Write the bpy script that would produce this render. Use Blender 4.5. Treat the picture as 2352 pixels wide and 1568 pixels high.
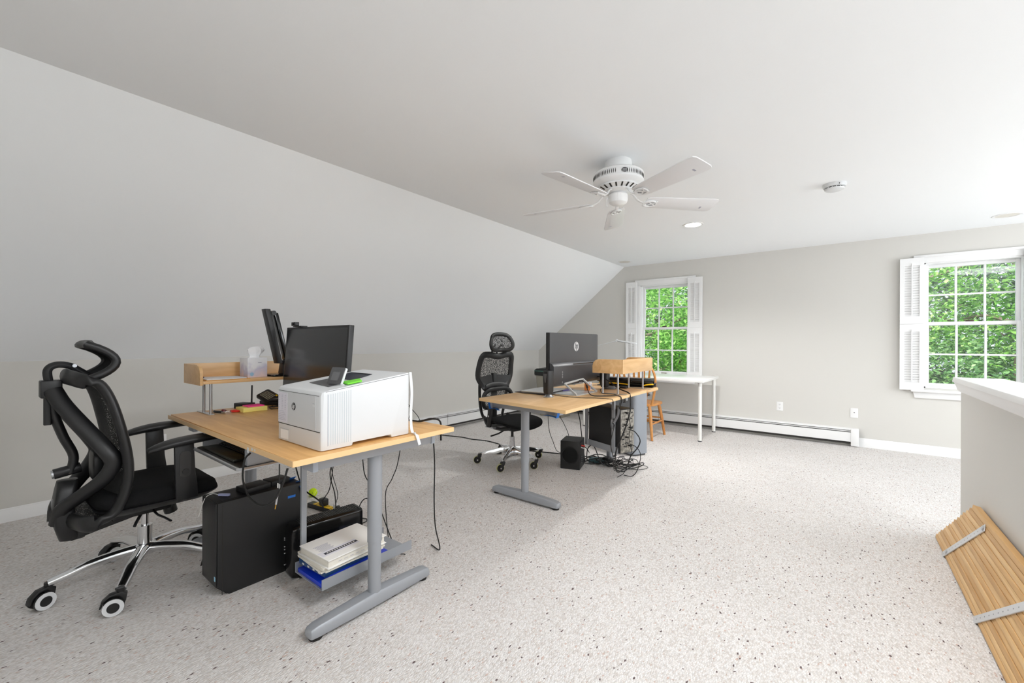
import bpy, bmesh, math, random
from mathutils import Vector, Matrix
random.seed(7)
S = bpy.context.scene
for o in list(bpy.data.objects): bpy.data.objects.remove(o)
C = S.collection
PI = math.pi

# ---------------------------------------------------------------- camera, world, lights
YAW, ROLL = 0.66122, 0.00419
cd = bpy.data.cameras.new('camera'); cam = bpy.data.objects.new('camera', cd); C.objects.link(cam)
cam.matrix_world = Matrix.Translation((0, 0, 1.23)) @ Matrix.Rotation(YAW, 4, 'Z') @ Matrix.Rotation(PI/2, 4, 'X') @ Matrix.Rotation(ROLL, 4, 'Z')
cd.sensor_width = 36; cd.lens = 971.6/2352*36; cd.shift_y = 1.77/2352; cd.clip_start = .05; cd.clip_end = 200
S.camera = cam
S.view_settings.view_transform = 'Standard'; S.view_settings.look = 'None'
S.view_settings.exposure = 0.75; S.view_settings.gamma = 1.0
try: S.view_settings.use_curve_mapping = False
except Exception: pass
S.cycles.use_denoising = True
S.cycles.max_bounces = 10; S.cycles.diffuse_bounces = 7; S.cycles.transparent_max_bounces = 16
S.cycles.sample_clamp_indirect = 6.0
w = bpy.data.worlds.new('world'); S.world = w; w.use_nodes = True
wn = w.node_tree.nodes; bg = wn['Background']; bg.inputs[0].default_value = (.78, .88, 1, 1); bg.inputs[1].default_value = 1.0

def lamp(name, kind, loc, rot, energy, color=(1, 1, 1), **k):
    l = bpy.data.lights.new(name, kind); l.energy = energy; l.color = color
    for a, b in k.items(): setattr(l, a, b)
    o = bpy.data.objects.new(name, l); C.objects.link(o); o.location = loc; o.rotation_euler = rot
    return o
lamp('sun', 'SUN', (0, 0, 20), (math.radians(38), 0, math.radians(-25)), 3.3, (1, .97, .9), angle=.03)
# daylight through the side windows (right wall, off camera)
lamp('daylight_side_window', 'AREA', (3.34, 4.9, 1.5), (0, math.radians(66), 0), 40, (.95, .98, 1), shape='RECTANGLE', size=1.3, size_y=2.4)
lamp('daylight_side_window_near', 'AREA', (3.36, 1.2, 1.5), (0, math.radians(90), 0), 8, (.95, .98, 1), shape='RECTANGLE', size=1.3, size_y=2.0)
lamp('fill_light_back', 'AREA', (.2, -1.56, 1.5), (math.radians(90), 0, 0), 5, (.96, .98, 1), shape='RECTANGLE', size=2.2, size_y=1.3)  # added weak fill behind the camera, the back wall has no window
# added fill uplights without fixtures, off camera behind and to the right
lamp('fill_uplight_back', 'AREA', (1.3, -1.35, 1.75), (PI, 0, 0), 16, (.96, .98, 1), shape='DISK', size=.5)
lamp('fill_uplight_right', 'AREA', (3.15, 2.9, 1.75), (PI, 0, 0), 7, (.96, .98, 1), shape='DISK', size=.5)
# added fill discs just under the ceiling, out of view, no fixtures there
lamp('fill_overhead', 'AREA', (.5, 1.2, 2.44), (0, 0, 0), 32, (.97, .985, 1), shape='DISK', size=.9)
lamp('fill_overhead_stairs', 'AREA', (1.9, 3.0, 2.44), (0, 0, 0), 6, (.97, .985, 1), shape='DISK', size=.9)

# ---------------------------------------------------------------- materials
def lin(c):
    return tuple(((v/12.92) if v <= .04045 else ((v+.055)/1.055)**2.4) for v in c)
def rgb(r, g, b): return lin((r/255, g/255, b/255))
def mat(name, col, rough=.5, metal=0, spec=.5, bump=0, bscale=200, var=0, vscale=8, coat=0, stretch=None):
    m = bpy.data.materials.new(name); m.use_nodes = True; n = m.node_tree.nodes; L = m.node_tree.links
    p = n['Principled BSDF']; p.inputs['Base Color'].default_value = (*col, 1)
    p.inputs['Roughness'].default_value = rough; p.inputs['Metallic'].default_value = metal
    p.inputs['Specular IOR Level'].default_value = spec
    if coat: p.inputs['Coat Weight'].default_value = coat
    tc = n.new('ShaderNodeTexCoord'); mp = n.new('ShaderNodeMapping'); L.new(tc.outputs['Object'], mp.inputs[0])
    if stretch: mp.inputs['Scale'].default_value = stretch
    if var:
        t = n.new('ShaderNodeTexNoise'); t.inputs['Scale'].default_value = vscale; t.inputs['Detail'].default_value = 5
        L.new(mp.outputs[0], t.inputs['Vector'])
        r = n.new('ShaderNodeValToRGB'); r.color_ramp.elements[0].position = .3; r.color_ramp.elements[1].position = .7
        r.color_ramp.elements[0].color = (*[c*(1-var) for c in col], 1); r.color_ramp.elements[1].color = (*[min(1, c*(1+var)) for c in col], 1)
        L.new(t.outputs['Fac'], r.inputs[0]); L.new(r.outputs[0], p.inputs['Base Color'])
    if bump:
        t = n.new('ShaderNodeTexNoise'); t.inputs['Scale'].default_value = bscale; t.inputs['Detail'].default_value = 3
        L.new(mp.outputs[0], t.inputs['Vector'])
        b = n.new('ShaderNodeBump'); b.inputs['Strength'].default_value = bump; b.inputs['Distance'].default_value = .002
        L.new(t.outputs['Fac'], b.inputs['Height']); L.new(b.outputs[0], p.inputs['Normal'])
    return m
def wood(name, c1, c2, scale=(1.2, 14, 14), rough=.38, dark=.5):
    m = mat(name, c1, rough); n = m.node_tree.nodes; L = m.node_tree.links; p = n['Principled BSDF']
    tc = n['Texture Coordinate']; mp = n['Mapping']; mp.inputs['Scale'].default_value = scale
    t = n.new('ShaderNodeTexNoise'); t.inputs['Scale'].default_value = 2.0; t.inputs['Detail'].default_value = 8; t.inputs['Distortion'].default_value = 1.2
    L.new(mp.outputs[0], t.inputs['Vector'])
    r = n.new('ShaderNodeValToRGB'); r.color_ramp.elements[0].position = .32; r.color_ramp.elements[1].position = .68
    r.color_ramp.elements[0].color = (*c2, 1); r.color_ramp.elements[1].color = (*c1, 1)
    L.new(t.outputs['Fac'], r.inputs[0]); L.new(r.outputs[0], p.inputs['Base Color'])
    return m
def emit(name, col, s):
    m = bpy.data.materials.new(name); m.use_nodes = True; n = m.node_tree.nodes
    p = n['Principled BSDF']; p.inputs['Emission Color'].default_value = (*col, 1); p.inputs['Emission Strength'].default_value = s
    p.inputs['Base Color'].default_value = (*col, 1)
    return m

WALL = mat('wall_paint', rgb(214, 212, 207), .85, bump=.12, bscale=90)
CEIL = mat('ceiling_paint', rgb(245, 247, 249), .9, bump=.12, bscale=70)
TRIM = mat('white_trim_paint', rgb(240, 240, 240), .35)
WHITE = mat('white_plastic', rgb(222, 224, 226), .38)
WHITE2 = mat('white_table_foil', rgb(240, 240, 238), .22)
SLOT = mat('dark_slot', rgb(45, 42, 38), .8)
GREYM = mat('grey_powder_coat', rgb(160, 164, 170), .42, metal=.25)
GREYD = mat('grey_panel_metal', rgb(150, 156, 164), .45, metal=.2)
CHROME = mat('chrome', rgb(225, 226, 228), .12, metal=1)
ALU = mat('aluminium', rgb(195, 197, 200), .3, metal=.8)
BLACKP = mat('black_plastic', rgb(30, 30, 31), .42)
BLACKG = mat('black_gloss', rgb(18, 18, 19), .15)
BLACKF = mat('black_fabric', rgb(24, 24, 25), .95, spec=.2, bump=.5, bscale=500)
BLACKM = mat('black_matte_metal', rgb(30, 30, 31), .5, bump=.15, bscale=600)
RUBBER = mat('black_rubber', rgb(22, 22, 22), .6)
DGREY = mat('dark_grey_plastic', rgb(82, 82, 84), .4)
SCREEN = mat('screen_glass', rgb(26, 26, 28), .16)
MAPLE = wood('maple_veneer', rgb(230, 190, 138), rgb(212, 168, 114), scale=(9, 1.1, 9))
MAPLEX = wood('maple_veneer_lengthwise', rgb(228, 180, 116), rgb(208, 156, 94), scale=(1.1, 9, 9))
MAPLEE = mat('maple_edge_band', rgb(236, 198, 146), .45)
OAK = wood('honey_oak', rgb(212, 150, 84), rgb(186, 122, 58), scale=(14, 14, 1.5), rough=.35)
PINE = wood('pine_board', rgb(226, 184, 126), rgb(206, 160, 102), scale=(16, 1.0, 16), rough=.55)
PINE2 = wood('pale_pine_board', rgb(236, 198, 144), rgb(218, 176, 118), scale=(16, 1.0, 16), rough=.55)
PINE3 = wood('tan_pine_board', rgb(214, 172, 118), rgb(192, 148, 94), scale=(16, 1.0, 16), rough=.55)
PAPER = mat('white_paper', rgb(240, 239, 236), .8)
PAPERD = mat('paper_edges', rgb(226, 222, 212), .85, var=.08, vscale=60, stretch=(1, 1, 40))
INK = mat('printed_ink', rgb(40, 44, 60), .7)
INKL = mat('faint_print', rgb(176, 176, 190), .8)
BLUE = mat('blue_plastic_folder', rgb(22, 60, 205), .25)
NAVY = mat('navy_book_cover', rgb(20, 66, 120), .35)
TAPE = mat('blue_painters_tape', rgb(40, 120, 215), .6)
YEL = mat('yellow_note_pad', rgb(240, 226, 130), .8)
PINK = mat('pink_note_pad', rgb(246, 70, 150), .7)
GREEN = mat('green_notes', rgb(120, 220, 60), .7)
RED = mat('red_plastic', rgb(215, 40, 30), .4)
SIGYEL = mat('yellow_power_strip', rgb(238, 196, 20), .5)
BALL = mat('tennis_felt', rgb(205, 235, 30), .95, bump=.6, bscale=800)
BIN = mat('taupe_bin_plastic', rgb(150, 146, 134), .5)
BAG = mat('black_bin_bag', rgb(22, 24, 24), .3, bump=.6, bscale=40)
LAMPON = emit('lit_downlight', (1, .97, .9), 14)
LAMPOFF = mat('unlit_downlight_lens', rgb(226, 222, 214), .5)
SILV = mat('silver_plastic', rgb(200, 200, 198), .3, metal=.3)
URETH = mat('clear_wheel_rim', rgb(190, 190, 130), .3)
VENTSHADE = mat('vent_shadow', rgb(60, 58, 56), .9)
IOPANEL = mat('rear_port_panel', rgb(150, 146, 138), .4, metal=.6, var=.6, vscale=40)

def mesh_fabric(name, col, th=.32):
    m = mat(name, col, .7); n = m.node_tree.nodes; L = m.node_tree.links
    p = n['Principled BSDF']; out = n['Material Output']
    tc = n['Texture Coordinate']; v = n.new('ShaderNodeTexVoronoi'); v.inputs['Scale'].default_value = 170
    L.new(tc.outputs['Object'], v.inputs['Vector'])
    g = n.new('ShaderNodeMath'); g.operation = 'LESS_THAN'; g.inputs[1].default_value = th; L.new(v.outputs['Distance'], g.inputs[0])
    t = n.new('ShaderNodeBsdfTransparent'); mx = n.new('ShaderNodeMixShader')
    L.new(g.outputs[0], mx.inputs[0]); L.new(p.outputs[0], mx.inputs[1]); L.new(t.outputs[0], mx.inputs[2]); L.new(mx.outputs[0], out.inputs[0])
    return m
NET = mesh_fabric('black_mesh_fabric', rgb(34, 34, 35), .22)
NET2 = mesh_fabric('open_mesh_fabric', rgb(60, 60, 60), .42)
def make_glass():
    m = bpy.data.materials.new('window_glass'); m.use_nodes = True; n = m.node_tree.nodes; L = m.node_tree.links
    n.remove(n['Principled BSDF']); t = n.new('ShaderNodeBsdfTransparent'); g = n.new('ShaderNodeBsdfGlossy'); g.inputs['Roughness'].default_value = .02
    mx = n.new('ShaderNodeMixShader'); mx.inputs[0].default_value = .05
    L.new(t.outputs[0], mx.inputs[1]); L.new(g.outputs[0], mx.inputs[2]); L.new(mx.outputs[0], n['Material Output'].inputs[0])
    return m
GLASS = make_glass()
def make_carpet():
    m = bpy.data.materials.new('berber_carpet'); m.use_nodes = True; n = m.node_tree.nodes; L = m.node_tree.links
    p = n['Principled BSDF']; p.inputs['Roughness'].default_value = .95; p.inputs['Specular IOR Level'].default_value = .1
    tc = n.new('ShaderNodeTexCoord'); mp = n.new('ShaderNodeMapping'); mp.inputs['Rotation'].default_value = (0, 0, math.radians(38)); mp.inputs['Scale'].default_value = (1, .5, 1)
    L.new(tc.outputs['Object'], mp.inputs[0])
    v = n.new('ShaderNodeTexVoronoi'); v.inputs['Scale'].default_value = 175; v.inputs['Randomness'].default_value = .7; L.new(mp.outputs[0], v.inputs['Vector'])
    sp = n.new('ShaderNodeSeparateColor'); L.new(v.outputs['Color'], sp.inputs[0])
    r = n.new('ShaderNodeValToRGB'); cr = r.color_ramp; cr.interpolation = 'CONSTANT'
    cols = [(0, (112, 98, 98)), (.006, (206, 184, 174)), (.022, (212, 205, 200)), (.18, (225, 221, 218)), (.5, (231, 228, 226)), (.8, (219, 214, 210))]
    cr.elements[0].position = 0; cr.elements[0].color = (*rgb(*cols[0][1]), 1); cr.elements[1].position = cols[1][0]; cr.elements[1].color = (*rgb(*cols[1][1]), 1)
    for q, c in cols[2:]:
        e = cr.elements.new(q); e.color = (*rgb(*c), 1)
    L.new(sp.outputs[0], r.inputs[0])
    # dark gaps between the loops
    rr = n.new('ShaderNodeMapRange'); rr.inputs[1].default_value = .25; rr.inputs[2].default_value = .75; rr.inputs[3].default_value = 1.0; rr.inputs[4].default_value = .8
    L.new(v.outputs['Distance'], rr.inputs[0])
    mx = n.new('ShaderNodeMix'); mx.data_type = 'RGBA'; mx.blend_type = 'MULTIPLY'; mx.inputs[0].default_value = 1
    L.new(r.outputs[0], mx.inputs[6]); L.new(rr.outputs[0], mx.inputs[7])
    ns = n.new('ShaderNodeTexNoise'); ns.inputs['Scale'].default_value = 1.3; ns.inputs['Detail'].default_value = 4; L.new(tc.outputs['Object'], ns.inputs['Vector'])
    r2 = n.new('ShaderNodeMapRange'); r2.inputs[1].default_value = .3; r2.inputs[2].default_value = .7; r2.inputs[3].default_value = .95; r2.inputs[4].default_value = 1.03
    L.new(ns.outputs['Fac'], r2.inputs[0])
    mx2 = n.new('ShaderNodeMix'); mx2.data_type = 'RGBA'; mx2.blend_type = 'MULTIPLY'; mx2.inputs[0].default_value = 1
    L.new(mx.outputs[2], mx2.inputs[6]); L.new(r2.outputs[0], mx2.inputs[7]); L.new(mx2.outputs[2], p.inputs['Base Color'])
    b = n.new('ShaderNodeBump'); b.invert = True; b.inputs['Strength'].default_value = .7; b.inputs['Distance'].default_value = .004
    L.new(v.outputs['Distance'], b.inputs['Height']); L.new(b.outputs[0], p.inputs['Normal'])
    return m
CARPET = make_carpet()
def leafmat(name, c1, c2, c3):
    m = bpy.data.materials.new(name); m.use_nodes = True; n = m.node_tree.nodes; L = m.node_tree.links
    p = n['Principled BSDF']; p.inputs['Roughness'].default_value = .5
    g = n.new('ShaderNodeNewGeometry'); r = n.new('ShaderNodeValToRGB'); r.color_ramp.elements[0].color = (*c1, 1); r.color_ramp.elements[1].color = (*c3, 1)
    e = r.color_ramp.elements.new(.55); e.color = (*c2, 1)
    L.new(g.outputs['Random Per Island'], r.inputs[0]); L.new(r.outputs[0], p.inputs['Base Color'])
    t = n.new('ShaderNodeBsdfTranslucent'); L.new(r.outputs[0], t.inputs[0]); mx = n.new('ShaderNodeMixShader'); mx.inputs[0].default_value = .35
    L.new(p.outputs[0], mx.inputs[1]); L.new(t.outputs[0], mx.inputs[2]); L.new(mx.outputs[0], n['Material Output'].inputs[0])
    return m
LEAF1 = leafmat('bright_leaves', rgb(84, 146, 56), rgb(146, 206, 92), rgb(216, 244, 160))
LEAF2 = leafmat('mid_leaves', rgb(74, 116, 72), rgb(122, 172, 104), rgb(198, 228, 168))
LEAF3 = leafmat('dark_leaves', rgb(66, 84, 74), rgb(84, 112, 84), rgb(120, 148, 112))
BARK = mat('bark', rgb(132, 118, 104), .9, var=.25, vscale=20)
GRASS = mat('lawn', rgb(80, 110, 60), .95, var=.3, vscale=2)

# ---------------------------------------------------------------- mesh building
def spline(pts, n=6, closed=False):
    P = [Vector(p) for p in pts]; out = []; m = len(P)
    for i in range(m if closed else m-1):
        a = P[(i-1) % m] if (closed or i > 0) else P[0]*2-P[1]
        b = P[i]; c = P[(i+1) % m]
        d = P[(i+2) % m] if (closed or i+2 < m) else P[-1]*2-P[-2]
        for k in range(n):
            t = k/n
            out.append(.5*((2*b)+(-a+c)*t+(2*a-5*b+4*c-d)*t*t+(-a+3*b-3*c+d)*t*t*t))
    if not closed: out.append(P[-1])
    return out
class B:
    def __init__(s): s.bm = bmesh.new(); s.mi = 0; s.T = Matrix.Identity(4)
    def v(s, p): return s.bm.verts.new(s.T @ Vector(p))
    def f(s, vs):
        try: fc = s.bm.faces.new(vs); fc.material_index = s.mi; return fc
        except ValueError: return None
    def face(s, pts): s.f([s.v(p) for p in pts]); return s
    def box(s, x0, y0, z0, x1, y1, z1):
        q = [s.v((x, y, z)) for z in (z0, z1) for x, y in ((x0, y0), (x1, y0), (x1, y1), (x0, y1))]
        for a in ((3, 2, 1, 0), (4, 5, 6, 7), (0, 1, 5, 4), (1, 2, 6, 5), (2, 3, 7, 6), (3, 0, 4, 7)): s.f([q[i] for i in a])
        return s
    def cbox(s, c, d, R=None):
        old = s.T.copy(); s.T = s.T @ Matrix.Translation(c) @ (R.to_4x4() if R is not None else Matrix.Identity(4))
        s.box(-d[0]/2, -d[1]/2, -d[2]/2, d[0]/2, d[1]/2, d[2]/2); s.T = old; return s
    def prism(s, poly, a, b, fn=lambda x, y, d: (x, y, d)):
        lo = [s.v(fn(x, y, a)) for x, y in poly]; hi = [s.v(fn(x, y, b)) for x, y in poly]
        s.f(lo[::-1]); s.f(hi); n = len(poly)
        for i in range(n): s.f([lo[i], lo[(i+1) % n], hi[(i+1) % n], hi[i]])
        return s
    def rings(s, R, cap=True, closed=False):
        V = [[s.v(p) for p in r] for r in R]; n = len(V[0])
        m = len(V)
        for i in range(m if closed else m-1):
            for j in range(n): s.f([V[i][j], V[i][(j+1) % n], V[(i+1) % m][(j+1) % n], V[(i+1) % m][j]])
        if cap and not closed: s.f(V[0][::-1]); s.f(V[-1])
        return s
    def tube(s, pts, r, n=8, closed=False, asp=1.0, up=None, cap=True):
        P = [Vector(p) for p in pts]; m = len(P); R = []
        N = None
        for i in range(m):
            t = (P[(i+1) % m]-P[i-1]) if (closed or 0 < i < m-1) else (P[1]-P[0] if i == 0 else P[-1]-P[-2])
            if t.length < 1e-9: t = Vector((0, 0, 1))
            t.normalize()
            if up is not None:
                N = Vector(up) - t*t.dot(Vector(up))
                if N.length < 1e-4: N = t.orthogonal()
                N.normalize()
            elif N is None: N = t.orthogonal().normalized()
            else:
                N = N - t*t.dot(N)
                N = N.normalized() if N.length > 1e-6 else t.orthogonal().normalized()
            Bn = t.cross(N); rr = r[i] if isinstance(r, (list, tuple)) else r
            R.append([P[i]+N*math.cos(2*PI*k/n)*rr*asp+Bn*math.sin(2*PI*k/n)*rr for k in range(n)])
        return s.rings(R, cap, closed)
    def cyl(s, p0, p1, r, r1=None, n=20):
        return s.tube([p0, p1], [r, r if r1 is None else r1], n)
    def lathe(s, prof, c=(0, 0, 0), n=32, R=None):
        M = Matrix.Translation(c) @ (R.to_4x4() if R is not None else Matrix.Identity(4))
        rg = [[M @ Vector((max(r, 1e-4)*math.cos(2*PI*k/n), max(r, 1e-4)*math.sin(2*PI*k/n), z)) for k in range(n)] for r, z in prof]
        return s.rings(rg)
    def grid(s, fn, nu, nv):
        V = [[s.v(fn(i/nu, j/nv)) for j in range(nv+1)] for i in range(nu+1)]
        for i in range(nu):
            for j in range(nv): s.f([V[i][j], V[i+1][j], V[i+1][j+1], V[i][j+1]])
        return s
    def obj(s, name, m, parent=None, bevel=0, seg=2, label=None, smooth=35, cat=None, group=None, kind=None, loc=None, keep=False):
        bm = s.bm
        if not keep: bmesh.ops.recalc_face_normals(bm, faces=bm.faces)
        if bevel:
            es = [e for e in bm.edges if len(e.link_faces) == 2 and e.calc_face_angle(0) > .6]
            if es: bmesh.ops.bevel(bm, geom=es, offset=bevel, segments=seg, profile=.5, affect='EDGES', clamp_overlap=True)
        if loc is not None: bmesh.ops.translate(bm, verts=bm.verts, vec=-Vector(loc))
        me = bpy.data.meshes.new(name); bm.to_mesh(me); bm.free()
        for a in (m if isinstance(m, (list, tuple)) else [m]): me.materials.append(a)
        for pl in me.polygons: pl.use_smooth = True
        me.set_sharp_from_angle(angle=math.radians(smooth))
        o = bpy.data.objects.new(name, me); C.objects.link(o)
        if loc is not None: o.location = loc
        if parent is not None: o.parent = parent
        if label: o['label'] = label
        if cat: o['category'] = cat
        if group: o['group'] = group
        if kind: o['kind'] = kind
        return o
def rect(x0, y0, x1, y1): return [(x0, y0), (x1, y0), (x1, y1), (x0, y1)]
def rrect(x0, y0, x1, y1, r, n=5):
    out = []
    for cx, cy, a in ((x1-r, y1-r, 0), (x0+r, y1-r, 90), (x0+r, y0+r, 180), (x1-r, y0+r, 270)):
        for k in range(n+1):
            t = math.radians(a+90*k/n); out.append((cx+r*math.cos(t), cy+r*math.sin(t)))
    return out
def thing(name, label, cat, loc=(0, 0, 0), rz=0, group=None):
    o = bpy.data.objects.new(name, None); C.objects.link(o); o.empty_display_size = .05
    o.location = loc; o.rotation_euler = (0, 0, rz); o['label'] = label; o['category'] = cat
    if group: o['group'] = group
    return o
def st(b, name, m, parent=None, **k):
    if parent is None: k['kind'] = 'structure'
    return b.obj(name, m, parent, **k)
def RX(a): return Matrix.Rotation(a, 3, 'X')
def RY(a): return Matrix.Rotation(a, 3, 'Y')
def RZ(a): return Matrix.Rotation(a, 3, 'Z')

# ---------------------------------------------------------------- room shell
XL, YW, ZK, XS, ZC, XR, YB = -4.457, 6.549, 1.085, -2.79, 2.459, 3.4, -1.6
st(B().box(XL-.1, YB-.1, -.1, XR+.1, YW+.14, 0), 'floor', CARPET)
st(B().box(XL-.12, YB-.1, 0, XL, YW+.14, ZK+.1), 'wall_left', WALL)
nx, nz = -(ZC-ZK), (XS-XL); nl = math.hypot(nx, nz); nx, nz = nx/nl*.12, nz/nl*.12
st(B().prism([(XL, ZK), (XS, ZC), (XS+nx, ZC+nz), (XL+nx, ZK+nz)], YB-.1, YW+.14, lambda x, z, d: (x, d, z)), 'ceiling_slope', CEIL)
st(B().box(XS-.08, YB-.1, ZC, XR+.12, YW+.14, ZC+.12), 'ceiling', CEIL)
W1, W2 = -2.142, 1.097; HW = .373; WZ0, WZ1 = .74, 2.135
fw = B()
xs = [XL-.12, W1-HW, W1+HW, W2-HW, W2+HW, XR+.12]
for a, b in ((0, 1), (2, 3), (4, 5)): fw.box(xs[a], YW, -.1, xs[b], YW+.14, ZC+.3)
for c in (W1, W2):
    fw.box(c-HW, YW, -.1, c+HW, YW+.14, WZ0); fw.box(c-HW, YW, WZ1, c+HW, YW+.14, ZC+.3)
st(fw, 'wall_far', WALL)
st(B().box(XL-.1, YB-.12, 0, XR+.1, YB, ZC+.1), 'wall_back', WALL)
rw = B()
ys = [YB-.1, .2, 2.2, 3.7, 6.1, YW+.14]
for a, b in ((0, 1), (2, 3), (4, 5)): rw.box(XR, ys[a], 0, XR+.12, ys[b], ZC)
for a, b in ((1, 2), (3, 4)):
    rw.box(XR, ys[a], 0, XR+.12, ys[b], .85); rw.box(XR, ys[a], 2.15, XR+.12, ys[b], ZC)
st(rw, 'wall_right', WALL)
st(B().box(.6, YB, 0, .74, 3.86, .95), 'wall_stair', WALL)
cap = B().prism([(.565, .99), (.57, 1.018), (.79, 1.018), (.795, .99), (.775, .985), (.765, .965), (.755, .94), (.745, .925), (.6, .925), (.597, .928), (.588, .94), (.583, .96), (.572, .985)], YB, 3.895, lambda x, z, d: (x, d, z))
st(cap, 'trim_1', TRIM, bevel=.002)

def skirting(b, p0, p1, nrm, h=.1, t=.014):
    # p0,p1 on the wall, nrm points into the room
    (x0, y0), (x1, y1) = p0, p1
    prof = [(0, 0), (t, 0), (t, h*.72), (t*.55, h*.86), (t*.5, h*.95), (.001, h)]
    lo = [b.v((x0+nrm[0]*a, y0+nrm[1]*a, z)) for a, z in prof]; hi = [b.v((x1+nrm[0]*a, y1+nrm[1]*a, z)) for a, z in prof]
    b.f(lo); b.f(hi[::-1])
    for i in range(len(prof)): b.f([lo[i], lo[(i+1) % 6], hi[(i+1) % 6], hi[i]])
    return b
st(skirting(B(), (XL, YB), (XL, 3.48), (1, 0), .092), 'baseboard_left', TRIM)
st(skirting(B(), (.172, YW), (XR, YW), (0, -1), .105), 'baseboard_far', TRIM)

# windows -------------------------------------------------------------
def window(i, c, label):
    x0, x1 = c-HW, c+HW; y = YW
    fr = B()
    # jamb liner
    for a, b in ((x0, x0+.02), (x1-.02, x1)): fr.box(a, y-.005, WZ0, b, y+.13, WZ1)
    fr.box(x0, y-.005, WZ1-.02, x1, y+.13, WZ1); fr.box(x0, y-.005, WZ0, x1, y+.13, WZ0+.02)
    # casing
    for a, b in ((x0-.085, x0+.004), (x1-.004, x1+.085)):
        fr.box(a, y-.016, WZ0-.02, b, y-.0005, WZ1-.004); fr.box(a+(.0 if a < c else .06), y-.022, WZ0-.02, a+(.028 if a < c else .089), y-.0005, WZ1+.08)
    fr.box(x0-.085, y-.016, WZ1-.004, x1+.085, y-.0005, WZ1+.085); fr.box(x0-.085, y-.023, WZ1+.058, x1+.085, y-.0005, WZ1+.085)
    w_ = st(fr, 'window_%d' % i, TRIM, bevel=.003)
    B().box(x0-.105, y-.055, WZ0-.045, x1+.105, y+.02, WZ0-.02).obj('window_stool', TRIM, w_, bevel=.006)
    B().prism([(x0-.085, WZ0-.045), (x1+.085, WZ0-.045), (x1+.07, WZ0-.115), (x0-.07, WZ0-.115)], y-.02, y-.0005, lambda a, z, d: (a, d, z)).obj('apron', TRIM, w_, bevel=.003)
    mid = 1.455
    for nm, z0, z1, yy in (('upper_sash', mid-.02, WZ1-.02, y+.075), ('lower_sash', WZ0+.02, mid+.02, y+.035)):
        a0, a1 = x0+.02, x1-.02; s = B()
        s.box(a0, yy, z0, a0+.03, yy+.035, z1); s.box(a1-.03, yy, z0, a1, yy+.035, z1)
        s.box(a0+.03, yy+.0005, z0, a1-.03, yy+.0345, z0+.035); s.box(a0+.03, yy+.0005, z1-.035, a1-.03, yy+.0345, z1)
        gw = (a1-a0-.06)/3
        for k in (1, 2): s.box(a0+.03+gw*k-.009, yy+.006, z0+.03, a0+.03+gw*k+.009, yy+.03, z1-.03)
        s.box(a0+.03, yy+.005, (z0+z1)/2-.009, a1-.03, yy+.031, (z0+z1)/2+.009)
        so = s.obj(nm, TRIM, w_, bevel=.002)
        B().box(a0+.028, yy+.016, z0+.03, a1-.028, yy+.02, z1-.03).obj('pane', GLASS, so)
    B().box(c-.04, y+.03, mid+.0205, c+.02, y+.07, mid+.036).obj('sash_lock', mat('brown_lock', rgb(78, 66, 56), .4, metal=.5), w_, bevel=.003)
    B().box(c-.05, y+.02, WZ0+.0205, c+.03, y+.034, WZ0+.03).obj('sash_lift', mat('tan_lift', rgb(120, 104, 84), .5), w_)
    return w_
window(1, W1, ''); window(2, W2, '')
def shutter(x0, x1, z0, z1, y, label, ang=0, hinge=0):
    wd = x1-x0; t = thing('window_shutter', label, 'shutter', (x0 if hinge == 0 else x1, y, z0), ang, 'louvered interior shutters')
    ox = 0 if hinge == 0 else -wd; h = (z1-z0)/2
    for nm, b0 in (('lower_panel', 0), ('upper_panel', h+.001)):
        hh = h-.001; b = B(); q = .038
        b.box(ox, -.026, b0, ox+q, 0, b0+hh); b.box(ox+wd-q, -.026, b0, ox+wd, 0, b0+hh)
        b.box(ox+q, -.0255, b0, ox+wd-q, 0, b0+.085); b.box(ox+q, -.0255, b0+hh-.085, ox+wd-q, 0, b0+hh)
        n = 20; z = b0+.085; dz = (hh-.17)/n
        for k in range(n):
            b.cbox((ox+wd/2, -.013, z+dz*(k+.5)), (wd-2*q+.004, .028, .0045), RX(math.radians(-64)))
        p = b.obj(nm, TRIM, t)
        B().box(ox+wd/2-.005, -.036, b0+.09, ox+wd/2+.005, -.026, b0+hh-.06).obj('tilt_rod', TRIM, p)
    return t
shutter(-2.735, -2.555, .72, 2.19, YW-.03, 'left louvered shutter of the window behind the white table', 0)
shutter(-1.785, -1.585, .72, 2.19, YW-.03, 'right louvered shutter of the window above the white table', 0)
shutter(.525, .725, .715, 2.19, YW-.03, 'louvered shutter left of the window by the stair wall', 0)
sh = shutter(1.45, 1.65, .715, 2.19, YW-.03, 'louvered shutter at the right edge of the photo by the window', 0)
# ---------------------------------------------------------------- wall and ceiling fixtures
def heater(loc, rz, L, label, cap0, cap1, seams):
    t = thing('baseboard_heater', label, 'heater', loc, rz, 'white baseboard heaters')
    B().box(0, -.05, .03, L, -.001, .2).obj('heating_core', VENTSHADE, t)
    B().prism([(0, .212), (-.062, .205), (-.064, .196), (-.055, .196), (0, .204)], 0, L, lambda y, z, d: (d, y, z)).obj('top_cover', TRIM, t)
    B().prism([(-.056, .176), (-.062, .188), (-.058, .189), (-.052, .177)], 0, L, lambda y, z, d: (d, y, z)).obj('damper', TRIM, t)
    b = B().prism([(-.052, .167), (-.066, .163), (-.068, .058), (-.056, .055), (-.052, .06)], 0, L, lambda y, z, d: (d, y, z))
    b.obj('front_panel', TRIM, t)
    for s in seams: B().box(s-.02, -.0695, .056, s-.018, -.066, .212).obj('panel_joint', SLOT, t)
    for s, on in ((0, cap0), (L, cap1)):
        if on: B().box(s-.075 if s else -.0, -.074, .008, s if s else .075, -.001, .213).obj('end_cap', TRIM, t, bevel=.003)
    return t
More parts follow.
